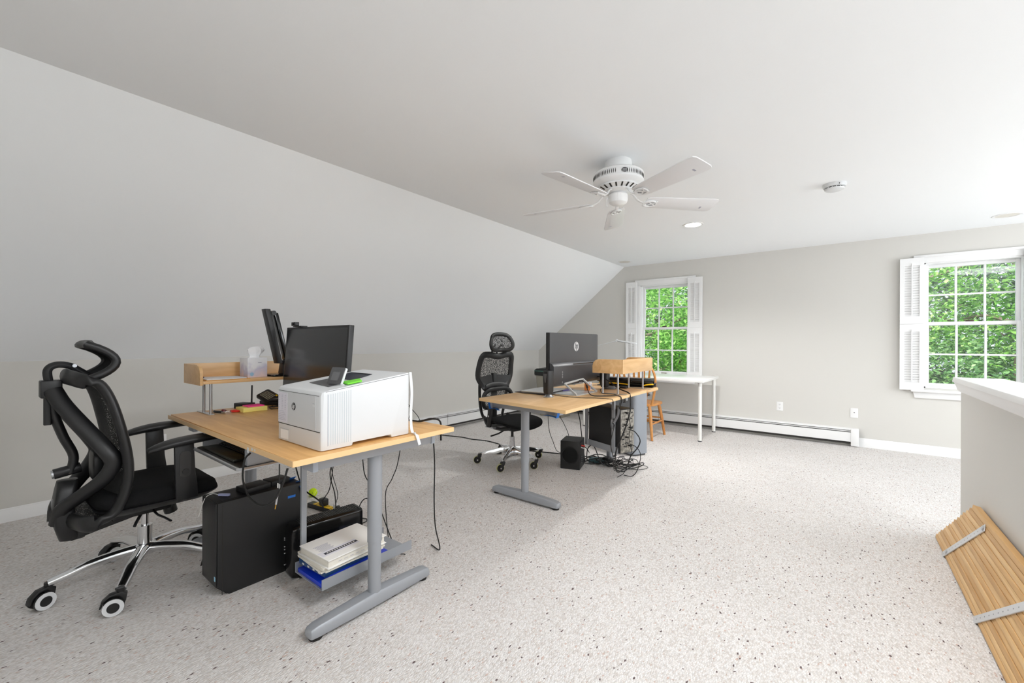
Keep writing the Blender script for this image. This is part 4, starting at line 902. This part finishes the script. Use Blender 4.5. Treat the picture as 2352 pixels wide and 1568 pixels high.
# ---------------------------------------------------------------- office chairs
def caster(parent, x, y, rz, style):
    t = bpy.data.objects.new('caster', None); C.objects.link(t); t.parent = parent; t.location = (x, y, 0); t.rotation_euler = (0, 0, rz); t.scale = (1.28,)*3 if style == 1 else (1.12,)*3
    if style == 1:
        B().cyl((0, 0, .055), (0, 0, .085), .011, n=12).obj('stem', BLACKP, t)
        for s in (-1, 1):
            w_ = B(); w_.lathe([(.001, 0), (.02, 0), (.027, .003), (.0295, .006), (.0295, .014), (.001, .014)], (-.018, s*.01 if s > 0 else -.01, .03), 24, RX(-PI/2*s)).obj('wheel', RUBBER, t)
            B().lathe([(.0225, .0145), (.0292, .0145), (.0288, .0172), (.0228, .0172)], (-.018, s*.01, .03), 24, RX(-PI/2*s)).obj('white_rim', WHITE, t)
            B().lathe([(.001, .0145), (.019, .0145), (.016, .019), (.001, .0195)], (-.018, s*.01, .03), 20, RX(-PI/2*s)).obj('hub_cap', BLACKP, t)
        B().prism([(.014, .036), (.018, .062), (.004, .074), (-.03, .07), (-.05, .052), (-.056, .03), (-.05, .03), (-.044, .048), (-.028, .062), (-.006, .06), (.0, .04)], -.013, .013, lambda x, z, d: (x, d, z)).obj('hood', BLACKP, t, bevel=.004)
    else:
        B().cyl((0, 0, .07), (0, 0, .1), .008, n=12).obj('stem', CHROME, t)
        for s in (-1, 1): B().prism([(.02, .085), (-.004, .09), (-.03, .05), (-.03, .028), (-.012, .028), (.012, .06)], s*.016-.003, s*.016+.003, lambda x, z, d: (x, d, z)).obj('fork', BLACKP, t, bevel=.001)
        B().box(-.01, -.017, .076, .018, .017, .09).obj('fork_top', BLACKP, t, bevel=.002)
        B().lathe([(.001, -.011), (.028, -.011), (.0315, -.007), (.0315, .007), (.028, .011), (.001, .011)], (-.02, 0, .0345), 28, RX(PI/2)).obj('wheel', RUBBER, t)
        B().lathe([(.031, -.0075), (.0345, -.005), (.0345, .005), (.031, .0075)], (-.02, 0, .0345), 28, RX(PI/2)).obj('clear_rim', URETH, t)
        B().cyl((-.02, -.021, .0345), (-.02, .021, .0345), .007, n=10).obj('axle_bolt', CHROME, t)
def base5(parent, angs, R0, style):
    for i, a in enumerate(angs):
        ca, sa = math.cos(a), math.sin(a)
        if style == 1:
            P = spline([(.03*ca, .03*sa, .145), (.1*ca, .1*sa, .146), (.2*ca, .2*sa, .138), (.28*ca, .28*sa, .118), (R0*ca, R0*sa, .104)], 6)
            n = len(P); B().tube(P, [.031-.01*k/n for k in range(n)], n=14, asp=.8, up=(0, 0, 1)).obj('base_arm', CHROME, parent)
        else:
            R = []
            for r, w, zt, zb in ((.02, .03, .165, .075), (.12, .02, .155, .085), (.24, .015, .128, .092), (R0+.01, .011, .106, .094)):
                R.append([(r*ca-sa*w*s_, r*sa+ca*w*s_, z) for s_, z in ((-1, zb), (1, zb), (.55, zt), (-.55, zt))])
            B().rings(R).obj('base_arm', CHROME, parent, bevel=.002)
        caster(parent, R0*ca, R0*sa, math.radians((112, 76, 70, 60, 120)[i] if style == 1 else (58, 70, 40, 25, 95)[i]), style)
# near chair: local +y = the way it faces
c1 = thing('office_chair', 'black mesh office chair with headrest and white ringed casters', 'office chair', (-2.895, .575, 0), math.radians(0))
base5(c1, [math.radians(a) for a in (-91, -25, 47, 119, 191)], .345, 1)
B().cyl((0, 0, .12), (0, 0, .262), .031, n=24).obj('gas_sleeve', CHROME, c1); B().cyl((0, 0, .262), (0, 0, .36), .0165, n=20).obj('gas_piston', CHROME, c1)
B().lathe([(.001, .11), (.045, .115), (.05, .14), (.045, .165), (.028, .172), (.001, .172)], n=28).obj('base_hub', CHROME, c1)
B().box(-.07, -.14, .335, .07, .1, .385).obj('tilt_mechanism', BLACKP, c1, bevel=.012)
kn = B().cyl((.0, .11, .295), (.0, .095, .36), .03, n=14).obj('tension_knob', BLACKP, c1, bevel=.004)
B().tube(spline([(.06, .02, .35), (.1, .03, .33), (.14, .05, .318), (.2, .06, .315)], 4), .009, n=8, asp=.6).obj('height_lever', BLACKP, c1)
B().tube(spline([(.05, -.02, .35), (.08, -.05, .31), (.1, -.06, .3)], 4), .007, n=8).obj('tilt_lever', BLACKP, c1)
# seat
def seat_pad(fr, bk, hw, z, th, wf):
    R = []
    N = 28
    for zz, ins in ((z, .03), (z+.012, .008), (z+th*.45, 0), (z+th*.8, .01), (z+th, .035), (z+th+.006, .09), (z+th+.008, .16)):
        pts = []
        for k in range(N*2):
            u = 2*PI*k/(N*2); cx, sy = math.cos(u), math.sin(u)
            x = abs(cx)**.42*(1 if cx > 0 else -1)*(hw-ins); y = abs(sy)**.42*(1 if sy > 0 else -1)
            y = y*(fr-ins) if y > 0 else y*(bk-ins)
            drop = .022*max(0, (y-wf)/(fr-wf))**2 if y > wf else 0
            pts.append((x*(1-.10*max(0, -y/bk)), y, zz-drop+(.012*(abs(x)/hw)**2 if zz > z+th*.7 else 0)))
        R.append(pts)
    return R
B().rings(seat_pad(.285, .22, .25, .425, .07, .12)).obj('seat_cushion', BLACKF, c1, smooth=60)
B().rings([[(x*s, y*t_, z) for x, y in rrect(-.22, -.2, .22, .26, .08, 6)] for z, s, t_ in ((.385, .6, .7), (.395, .9, .9), (.425, 1.08, 1.06), (.432, 1.1, 1.07))]).obj('seat_shell', BLACKP, c1)
for s in (-1, 1):
    # armrest: post rises beside the seat
    ar = B(); ar.rings([[(s*x, y, z) for x, y in rect(x0-.012, y0-w_, x0+.012, y0+w_)] for x0, y0, w_, z in ((.27, .11, .045, .43), (.276, .105, .045, .50), (.276, .1, .042, .56), (.276, .095, .04, .715))])
    ap = ar.obj('armrest_post', BLACKP, c1, bevel=.004)
    B().prism(rrect(.075, .545, .122, .675, .02, 5), .0, .003, lambda y, z, d: (s*(.288+d), y, z)).obj('post_inset', DGREY if False else mat('inset_black', rgb(40, 40, 41), .35), ap)
    B().lathe([(.001, .003), (.014, .003), (.015, .0), (.015, -.002)], (s*.291, .1, .572), 16, RY(PI/2*s)).obj('height_button', BLACKP, ap)
    B().tube(spline([(s*.27, .11, .435), (s*.2, .1, .41), (s*.08, .06, .395)], 4), .02, n=8, asp=.6, up=(0, 0, 1)).obj('armrest_bracket', BLACKP, c1)
    P = spline([(0, -.045, .700), (0, .02, .716), (0, .1, .726), (0, .2, .73), (0, .26, .722)], 5); m_ = len(P)
    b = B(); b.T = Matrix.Translation((s*.276, 0, 0)); b.tube(P, [.045*math.sin(PI*min(1, max(.0, (k+.9)/(m_+.8))))**.35 for k in range(m_)], n=16, asp=.5, up=(0, 0, 1))
    b.obj('armrest_pad', BLACKP, c1, smooth=60)
# back: outer loop, mesh, side arms, spine
prof = [(-.255, 1.045), (-.205, 1.03), (-.17, .96), (-.14, .84), (-.115, .7), (-.11, .6), (-.125, .5), (-.165, .42), (-.235, .4)]
def wid(z): return .17+.075*math.sin(PI*min(1, max(0, (1.06-z)/.9))**.8)
Lp = [(wid(z), y, z) for y, z in prof]; Rp = [(-x, y, z) for x, y, z in Lp[::-1]]
loop = spline([(.0, -.29, 1.058), (.1, -.28, 1.056)]+Lp+[(.1, -.27, .392), (0, -.285, .39), (-.1, -.27, .392)]+Rp+[(-.1, -.28, 1.056)], 4, closed=True)
B().tube(loop, .037, n=12, closed=True, asp=.55, up=(0, 1, 0)).obj('back_frame', BLACKP, c1, smooth=60)
pf_ = spline([(0, y, z) for y, z in prof], 3)
def netfn(u, v):
    q = pf_[min(len(pf_)-1, int(round(v*(len(pf_)-1))))]; hw = wid(q.z)-.008
    x = (u*2-1)*hw; return (x, q.y-.03*(1-(2*u-1)**2)-.006, q.z)
g = B().grid(netfn, 14, len(pf_)-1).obj('back_mesh', NET, c1, smooth=80)
for s in (-1, 1):
    P = spline([(s*.03, -.335, 1.0), (s*.07, -.305, .93), (s*.14, -.24, .82), (s*.195, -.18, .72), (s*.205, -.155, .655), (s*.18, -.19, .58), (s*.12, -.255, .51), (s*.06, -.305, .45), (s*.03, -.315, .38)], 5)
    B().tube(P, .025, n=10, asp=1.35, up=(0, 1, 0)).obj('back_arm', BLACKP, c1, smooth=60)
B().tube(spline([(0, -.33, 1.02), (0, -.33, .9), (0, -.3, .78), (0, -.265, .68), (0, -.275, .6)], 5), .026, n=10, asp=.7, up=(0, 1, 0)).obj('spine', BLACKP, c1, smooth=60)
B().rings([[(x, y+dy, z) for x, y in rrect(-w_, -.035, w_, .035, .02, 3)] for w_, dy, z in ((.03, -.26, .285), (.06, -.28, .3), (.075, -.295, .36), (.07, -.3, .45), (.055, -.29, .53), (.03, -.285, .57))]).obj('lower_spine', BLACKP, c1, smooth=60)
B().rings([[(x*w_, y, z+dz) for x, dz in ((-1, -.02), (1, -.02), (1, .02), (-1, .02))] for y, z, w_ in ((-.28, .31, .06), (-.2, .325, .055), (-.05, .355, .06))]).obj('lower_spine_arm', BLACKP, c1, bevel=.006)
B().box(-.003, -.337, .385, .003, -.33, .49).obj('chrome_strip', CHROME, c1)
lk = B().cyl((.0, -.33, .605), (.0, -.24, .62), .024, n=16).obj('lumbar_knob', BLACKP, c1, bevel=.002)
B().cyl((.0, -.337, .604), (.0, -.33, .605), .019, n=16).obj('knob_cap', ALU, lk)
B().prism(rrect(-.075, .55, .075, .69, .04, 4), -.205, -.165, lambda x, z, d: (x, d, z)).obj('lumbar_pad', BLACKP, c1, bevel=.01)
B().box(-.04, -.375, .965, .04, -.305, 1.045).obj('headrest_clamp', BLACKP, c1, bevel=.006)
B().rings([[(x, y-.352, z) for x, y in rrect(-.022, -.01, .022, .014, .006, 3)] for z in (.84, .965)]).obj('headrest_slider', BLACKP, c1)
B().tube(spline([(0, -.345, 1.03), (0, -.35, 1.09), (0, -.325, 1.115), (0, -.28, 1.11), (0, -.24, 1.08), (0, -.215, 1.06)], 5), .014, n=10, asp=1.2).obj('headrest_bracket', BLACKP, c1)
B().cyl((.0, -.265, 1.11), (.03, -.265, 1.11), .008, n=12).obj('bracket_screw', ALU, c1)
def head(u, v):
    x = (u*2-1); return (x*.125, -.232+.125*math.sin(PI*min(1, v*.96+.02))**.75-.018*x*x-.02*(1-v), 1.045+v*.17-.006*x*x)
b = B(); nu, nv = 12, 14
R = []
for i in range(nu+1):
    th = .013
    fp = [Vector(head(i/nu, j/nv)) for j in range(nv+1)]; bp = []
    for j in range(nv+1):
        t_ = (fp[min(nv, j+1)]-fp[max(0, j-1)]).normalized(); bp.append(fp[j]-t_.cross(Vector((1, 0, 0)))*th*-1 if False else fp[j]+Vector((0, -t_.z, t_.y))*th)
    R.append(fp+bp[::-1])
b.rings(R); hr = b.obj('headrest', BLACKF, c1, smooth=60)
rim = [head(0, v/12) for v in range(13)]+[head(u/8, 1) for u in range(1, 8)]+[head(1, 1-v/12) for v in range(13)]+[head(1-u/8, 0) for u in range(1, 8)]
B().tube(rim, .019, n=8, closed=True).obj('headrest_rim', BLACKP, hr, smooth=60)

# far chair: local +x = the way it faces
c2 = thing('office_chair', 'black mesh office chair with open headrest behind the far desk', 'office chair', (-2.66, 3.43, 0), math.radians(-9))
base5(c2, [math.radians(a+9) for a in (225, 292, -8, 64, 150)], .335, 2)
B().cyl((0, 0, .07), (0, 0, .215), .032, .028, n=24).obj('base_hub', CHROME, c2); B().cyl((0, 0, .215), (0, 0, .265), .026, n=20).obj('gas_sleeve', CHROME, c2); B().cyl((0, 0, .265), (0, 0, .34), .014, n=16).obj('gas_piston', BLACKP, c2)
B().box(-.14, -.08, .335, .1, .08, .385).obj('tilt_mechanism', BLACKP, c2, bevel=.01)
B().tube([(-.02, -.07, .345), (-.04, -.15, .31), (-.06, -.24, .292)], .008, n=8, asp=.6).obj('height_lever', BLACKP, c2)
b = B()
R = []
for z, s_, in ((.405, .9), (.42, 1.0), (.435, 1.0), (.443, .93)):
    R.append([(.02+.27*s_*abs(math.cos(u))**.75*(1 if math.cos(u) > 0 else -.93), .265*s_*abs(math.sin(u))**.7*(1 if math.sin(u) > 0 else -1), z-.035*max(0, math.cos(u))**2+.02*abs(math.sin(u))) for u in [2*PI*k/44 for k in range(44)]])
b.rings(R).obj('seat', BLACKF, c2, smooth=60)
for s in (-1, 1): B().tube(spline([(.2, s*.2, .4), (.05, s*.21, .375), (-.15, s*.2, .385), (-.26, s*.16, .45)], 5), .016, n=8).obj('seat_frame', BLACKP, c2)
def yz(pts): return [(x, y, z) for x, y, z in pts]
top = [(-.235, 1.085), (-.265, .98), (-.28, .86), (-.265, .77), (-.25, .75)]
def wid2(z): return .2+.03*math.sin(max(0, min(1, (1.09-z)/.34))*PI)-.05*max(0, (.84-z)/.09)
Lt = [(x, wid2(z), z) for x, z in top]; Rt = [(x, -y, z) for x, y, z in Lt[::-1]]
B().tube(spline([(-.225, 0, 1.08), (-.23, .12, 1.098)]+Lt+[(-.26, .08, .765), (-.262, 0, .77), (-.26, -.08, .765)]+Rt+[(-.23, -.12, 1.098)], 4, closed=True), .034, n=10, closed=True, asp=.4, up=(1, 0, 0)).obj('upper_back_frame', BLACKP, c2, smooth=60)
def net2(u, v):
    z = 1.075-v*.3; x = -.235-.05*math.sin(min(1, v*1.1)*PI*.6); return (x-.02*(1-(2*u-1)**2), (2*u-1)*(wid2(z)-.01), z)
B().grid(net2, 12, 14).obj('upper_back_mesh', NET2, c2, smooth=80)
def solid2(u, v):
    z = .865-v*.09+.018*math.sin(PI*u); x = -.268+.01*v; return (x+.004-.02*(1-(2*u-1)**2), (2*u-1)*(wid2(z)-.008), z)
B().grid(solid2, 12, 5).obj('back_lower_band', BLACKP, c2, smooth=80)
lo = [(-.24, .71), (-.23, .62), (-.235, .56)]
B().tube(spline([(-.225, 0, .735), (-.225, .12, .728), (-.225, .19, .68), (-.225, .2, .6), (-.235, .16, .55), (-.24, 0, .54), (-.235, -.16, .55), (-.225, -.2, .6), (-.225, -.19, .68), (-.225, -.12, .728)], 4, closed=True), .024, n=10, closed=True, asp=.5, up=(1, 0, 0)).obj('lumbar_frame', BLACKP, c2, smooth=60)
B().grid(lambda u, v: (-.235-.012*(1-(2*u-1)**2), (2*u-1)*.18, .56+v*.165), 8, 6).obj('lumbar_mesh', NET2, c2, smooth=80)
for s in (-1, 1):
    B().tube(spline([(-.285, s*.2, .82), (-.3, s*.19, .7), (-.31, s*.17, .55), (-.3, s*.13, .43), (-.2, s*.08, .37), (-.1, s*.06, .355)], 5), .022, n=10, asp=.7).obj('back_bracket', BLACKP, c2, smooth=60)
    B().rings([[(x, s*y, z) for x, y in rect(x0-.028, .262, x0+.028, .285)] for x0, z in ((-.05, .39), (-.03, .52), (-.02, .66))]).obj('armrest_post', BLACKP, c2, bevel=.004)
    B().rings([[(x, s*.272+y, z) for x, y in rrect(-.13, -.042, .12, .042, .035, 4)] for z in (.662, .688)]).obj('armrest_pad', BLACKP, c2, bevel=.004)
    B().box(-.12, min(s*.26, s*.06), .375, .0, max(s*.26, s*.06), .39).obj('armrest_bracket', ALU if s < 0 else BLACKP, c2)
    B().cyl((-.035, s*.286, .5), (-.035, s*.291, .5), .009, n=12).obj('post_screw', CHROME, c2)
B().box(-.31, -.03, .42, -.27, .03, .9).obj('spine', BLACKP, c2, bevel=.008)
for s in (-1, 1): B().tube(spline([(-.27, s*.03, 1.07), (-.285, s*.035, 1.13), (-.25, s*.04, 1.18), (-.215, s*.05, 1.2)], 4), .009, n=8).obj('headrest_bracket', BLACKP, c2)
B().tube(spline([(-.2, 0, 1.315), (-.19, .1, 1.3), (-.165, .148, 1.24), (-.16, .15, 1.18), (-.175, .1, 1.148), (-.2, 0, 1.145), (-.175, -.1, 1.148), (-.16, -.15, 1.18), (-.165, -.148, 1.24), (-.19, -.1, 1.3)], 4, closed=True), .022, n=10, closed=True, asp=.55, up=(1, 0, 0)).obj('headrest_frame', BLACKP, c2, smooth=60)
B().grid(lambda u, v: (-.2+.035*(2*u-1)**2, (2*u-1)*.135, 1.155+v*.145), 8, 6).obj('headrest_mesh', NET2, c2, smooth=80)

# ---------------------------------------------------------------- wooden chair, white table, lamp, bin
wch = thing('wooden_chair', 'honey coloured wooden spindle back chair at the white table', 'chair', (-2.1, 5.5, 0))
b = B(); R = []
for z, s_ in ((.418, .94), (.425, 1), (.445, 1), (.45, .96), (.447, .75)):
    R.append([(.235*s_*abs(math.cos(u))**.55*(1 if math.cos(u) > 0 else -1)*(1+.04*math.sin(u)), .02+.25*s_*abs(math.sin(u))**.6*(1 if math.sin(u) > 0 else -1), z) for u in [2*PI*k/40 for k in range(40)]])
b.rings(R).obj('seat', OAK, wch, smooth=50)
for sx_ in (-1, 1):
    for sy_, yf in ((-1, -.24), (1, .235)):
        P = [(sx_*.175, sy_*.17, .422), (sx_*.19, sy_*.185, .34), (sx_*.215, (yf+sy_*.19)/2, .17), (sx_*.235, yf, .002)]
        B().tube(spline(P, 4), [.016+.006*math.sin(PI*min(1, k/12+.15)) for k in range(13)], n=12).obj('leg', OAK, wch)
    B().tube([(sx_*.218, -.205, .2), (sx_*.218, 0, .2), (sx_*.218, .2, .2)], [.009, .013, .009], n=10).obj('stretcher', OAK, wch)
B().tube([(-.212, .2, .23), (0, .2, .23), (.212, .2, .23)], [.009, .012, .009], n=10).obj('stretcher', OAK, wch)
B().tube([(-.218, 0, .2), (0, 0, .2), (.218, 0, .2)], [.008, .012, .008], n=10).obj('stretcher', OAK, wch)
B().tube([(-.212, -.205, .26), (0, -.205, .26), (.212, -.205, .26)], [.009, .012, .009], n=10).obj('stretcher', OAK, wch)
hoop = spline([(.215, -.2, .445), (.25, -.22, .58), (.272, -.235, .7), (.268, -.25, .82), (.225, -.262, .92), (.12, -.27, .985), (0, -.272, .998), (-.12, -.27, .985), (-.225, -.262, .92), (-.268, -.25, .82), (-.272, -.235, .7), (-.25, -.22, .58), (-.215, -.2, .445)], 5)
B().tube(hoop, .0135, n=10, asp=1.1).obj('hoop_back', OAK, wch)
for k in range(7):
    u = (k-3)/3; zt = .99-.07*u*u
    B().rings([[(x0+dx, y0, z+dy*0) for dx, dy in ((-w_, 0), (w_, 0))]+[(x0+dx, y0+.008, z) for dx in (w_, -w_)] for x0, y0, z, w_ in ((u*.13, -.205, .44, .007), (u*.16, -.222, .58, .013), (u*.19, -.243, .75, .016), (u*.215, -.268, zt, .009))]).obj('spindle', OAK, wch, bevel=.001)
tbw = thing('table', 'plain white table with round white legs under the far window', 'table', (0, 0, 0))
B().box(-3.05, 5.565, .738, -1.34, 6.39, .772).obj('tabletop', WHITE2, tbw, bevel=.0015)
for x, y in ((-1.39, 5.615), (-1.39, 6.34), (-3.0, 5.615), (-3.0, 6.34)):
    l0 = B().cyl((x, y, .012), (x, y, .737), .0225, n=24).obj('leg', mat('white_leg', rgb(236, 236, 232), .3), tbw); B().cyl((x, y, 0), (x, y, .012), .024, n=20).obj('foot_cap', DGREY, l0)
    B().cyl((x, y, .732), (x, y, .738), .04, n=20).obj('leg_plate', ALU, l0)
wl = thing('desk_lamp', 'white swing arm desk lamp left of the far window', 'desk lamp', (-2.97, 5.95, .772))
B().lathe([(.001, 0), (.055, 0), (.055, .012), (.02, .018), (.012, .03), (.001, .03)], n=28).obj('base', WHITE, wl)
for y in (-.012, .012):
    B().cyl((0, y, .025), (-.04, y, .4), .0035, n=8).obj('lower_arm', WHITE, wl); B().cyl((-.04, y, .4), (.33, y-.04, .482), .0035, n=8).obj('upper_arm', WHITE, wl)
B().tube(spline([(.33, -.04, .475), (.34, -.04, .5), (.36, -.04, .495)], 3), .011, n=8).obj('head_joint', WHITE, wl)
b = B(); b.T = Matrix.Translation((.36, -.05, .49)) @ Matrix.Rotation(math.radians(9), 4, 'Y')
hd_ = b.prism(rrect(0, -.03, .3, .03, .025, 4), -.008, .01).obj('head', WHITE, wl, bevel=.003)
b = B(); b.T = Matrix.Translation((.36, -.05, .49)) @ Matrix.Rotation(math.radians(9), 4, 'Y'); b.box(.01, -.024, -.012, .19, .024, -.008); b.obj('shade_underside', SLOT, hd_)
bn = thing('bin', 'tall taupe waste bin lined with a black bag in the far corner', 'waste bin', (-3.80, 6.07, 0))
B().rings([[(x, y, z) for x, y in rrect(-a, -c, a, c, .04, 4)] for a, c, z in ((.215, .15, 0), (.22, .155, .02), (.28, .2, .7), (.285, .21, .72), (.28, .205, .74))]).obj('bin_body', BIN, bn)
B().prism(rrect(-.12, .35, .12, .6, .02, 3), -.199, -.188, lambda x, z, d: (x, d+.0, z)).obj('front_recess', BIN, bn, bevel=.002)
random.seed(5); R = []
for z, a, c in ((.68, .285, .222), (.7, .288, .226), (.735, .29, .228), (.765, .286, .222), (.79, .268, .2), (.78, .22, .16), (.74, .16, .1)):
    R.append([(x*(1+random.uniform(-.02, .02)), y*(1+random.uniform(-.02, .02)), z+random.uniform(-.012, .012)) for x, y in rrect(-a, -c, a, c, .05, 5)])
B().rings(R).obj('bin_bag', BAG, bn, smooth=50)
B().tube([(x, y, .752) for x, y in rrect(-.289, -.227, .289, .227, .05, 5)], .006, n=6, closed=True).obj('bag_band', mat('teal_band', rgb(80, 130, 118), .5), bn)

# ---------------------------------------------------------------- folded slatted wooden panel leaning on the stair wall
sp = thing('slatted_panel', 'folded wooden slat bundle with two white metal strips by the stair wall', 'slatted wood panel', (.475, 3.77, 0))
NS = 14; Wd = .375; ang = math.atan2(.36, .085); dx_, dz_ = math.cos(ang), math.sin(ang)
random.seed(9)
SK = .46
for k in range(NS):
    a0, a1 = Wd*k/NS+.0012, Wd*(k+1)/NS-.0012; y0 = -SK*(k/(NS-1)); y1 = y0-2.35
    th = .022 if k < NS-1 else .03; off = random.uniform(-.0015, .0015)
    q = []
    for y in (y0, y1): q.append([(dx_*a+dz_*(t_+off), y, dz_*a-dx_*(t_+off)+.0065) for a, t_ in ((a0, -.0), (a1, -.0), (a1, th), (a0, th))])
    B().rings(q).obj('slat', (PINE, PINE2, PINE3, PINE, PINE2)[k % 5], sp, bevel=.0012)
def onp(a, y, o): return Vector((dx_*a-dz_*o, y, dz_*a+dx_*o+.0065))
for ya in (-.28, -1.02):
    yb = ya-SK*1.02; b = B(); wd = .017
    A0, A1 = onp(-.004, ya, .004), onp(Wd-.03, yb, .004); d = (A1-A0).normalized(); nrm = Vector((-dz_, 0, dx_)); sd_ = d.cross(nrm).normalized()*wd
    b.rings([[p+sd_-nrm*.0024, p-sd_-nrm*.0024, p-sd_+nrm*.0015, p+sd_+nrm*.0015] for p in (A0, A1)])
    b.mi = 1
    for k in range(13):
        p = A0+(A1-A0)*((k+.7)/13.4)+nrm*.0015; b.cyl(p-nrm*.001, p+nrm*.0004, .0028, n=8)
    so = b.obj('metal_strip', [mat('white_strip_metal', rgb(214, 216, 218), .4), mat('strip_hole_grey', rgb(120, 122, 126), .6)], sp)
    b = B()
    for q_ in ((.12, .98) if ya > -.5 else (.99,)):
        p = A0+(A1-A0)*q_+nrm*.003; b.rings([[p+d*.02*c_+sd_*.9*s_ for c_, s_ in ((1, 0), (0, 1), (-1, 0), (0, -1))], [p+nrm*.003+d*.014*c_+sd_*.6*s_ for c_, s_ in ((1, 0), (0, 1), (-1, 0), (0, -1))]])
    b.obj('hook_plate', ALU, so)

# ---------------------------------------------------------------- trees outside
st(B().box(-60, 8, -3.2, 60, 90, -3), 'ground_outside', GRASS)
def tree(x, y, zc, R, n, lf, leafm, label, seed, limbs=7, flat=1.0):
    rnd = random.Random(seed); t = thing('tree', label, 'tree', (x, y, -3), 0, 'trees outside the windows')
    b = B(); zt = zc+3; b.tube(spline([(0, 0, 0), (.1, .05, zt*.4), (-.05, .1, zt*.75), (.1, 0, zt+R*.4)], 5), [.16-.12*k/15 for k in range(16)], n=8)
    for k in range(limbs):
        a = rnd.uniform(0, 2*PI); z0 = zt-R*.7+R*1.2*k/limbs; r1 = R*rnd.uniform(.7, .95)
        P = spline([(0, 0, z0), (math.cos(a)*r1*.4, math.sin(a)*r1*.4, z0+.25), (math.cos(a)*r1*.75, math.sin(a)*r1*.75, z0+.2+rnd.uniform(-.2, .4)), (math.cos(a+.15)*r1, math.sin(a+.15)*r1, z0+rnd.uniform(-.2, .7))], 4)
        b.tube(P, [.045-.036*j/len(P) for j in range(len(P))], n=5)
    b.obj('trunk', BARK, t)
    verts, faces = [], []
    n = int(n*2.3); lf = lf*.62; ncl = max(60, n//34)
    for c in range(ncl):
        u = rnd.uniform(-1, 1); a = rnd.uniform(0, 2*PI); rr = R*rnd.uniform(.35, 1)**.5; s_ = math.sqrt(1-u*u)
        cx, cy, cz = rr*s_*math.cos(a), rr*s_*math.sin(a), zt+rr*u*flat; da = rnd.uniform(0, 2*PI)
        for j in range(n//ncl):
            px, py, pz = cx+rnd.gauss(0, .2), cy+rnd.gauss(0, .2), cz+rnd.gauss(0, .16)
            L_ = lf*rnd.uniform(.7, 1.35); w_ = L_*.24
            d = Vector((math.cos(da+rnd.gauss(0, .9)), math.sin(da+rnd.gauss(0, .9)), rnd.uniform(-.9, .15))).normalized()
            sdv = d.cross(Vector((rnd.uniform(-.5, .5), rnd.uniform(-.5, .5), 1))).normalized(); up_ = d.cross(sdv)*(-.25*w_)
            o = Vector((px, py, pz)); i = len(verts)
            verts += [o, o+d*L_*.45+sdv*w_+up_, o+d*L_, o+d*L_*.45-sdv*w_+up_]; faces += [(i, i+1, i+2), (i, i+2, i+3)]
    me = bpy.data.meshes.new('foliage'); me.from_pydata([tuple(v) for v in verts], [], faces); me.materials.append(leafm)
    o = bpy.data.objects.new('foliage', me); C.objects.link(o); o.parent = t
    return t
TREES = [
    (-4.2, 10.6, 1.0, 2.1, 5200, .2, LEAF1, 'bright green tree close to the window behind the white table', 1),
    (-2.3, 11.6, .6, 1.9, 4600, .19, LEAF1, 'bright green tree right of the nearest one in the left window', 2),
    (-6.2, 15.0, 2.0, 3.0, 6000, .24, LEAF2, 'taller tree behind the bright ones in the left window', 3),
    (-2.9, 16.5, .6, 2.9, 5000, .24, LEAF3, 'darker tree low behind the left window', 4),
    (1.1, 11.0, -.2, 1.7, 3200, .17, LEAF2, 'leafy tree low in front of the right window', 5),
    (2.7, 12.0, 2.2, 1.8, 3000, .17, LEAF1, 'tree with bright leaves high in the right window', 6),
    (1.5, 14.5, 2.4, 2.4, 2600, .2, LEAF2, 'half bare tree in the middle of the right window', 7),
    (4.4, 15.0, .8, 2.6, 4500, .22, LEAF2, 'tree at the right side of the right window', 8),
    (-.6, 15.5, 1.4, 2.4, 4200, .22, LEAF2, 'tree between the two windows', 9),
    (1.2, 20.0, .8, 4.2, 6500, .3, LEAF3, 'dark tree far behind the right window', 10),
    (6.2, 21.0, 2.0, 4.6, 6500, .3, LEAF3, 'dark tree farthest right outside', 11),
    (-4.5, 22.0, .5, 4.4, 6500, .3, LEAF3, 'dark tree far behind the left window', 12),
    (-9.8, 21.0, 1.6, 4.6, 6500, .3, LEAF3, 'dark tree farthest left outside', 13)]
for a in TREES: tree(*a)
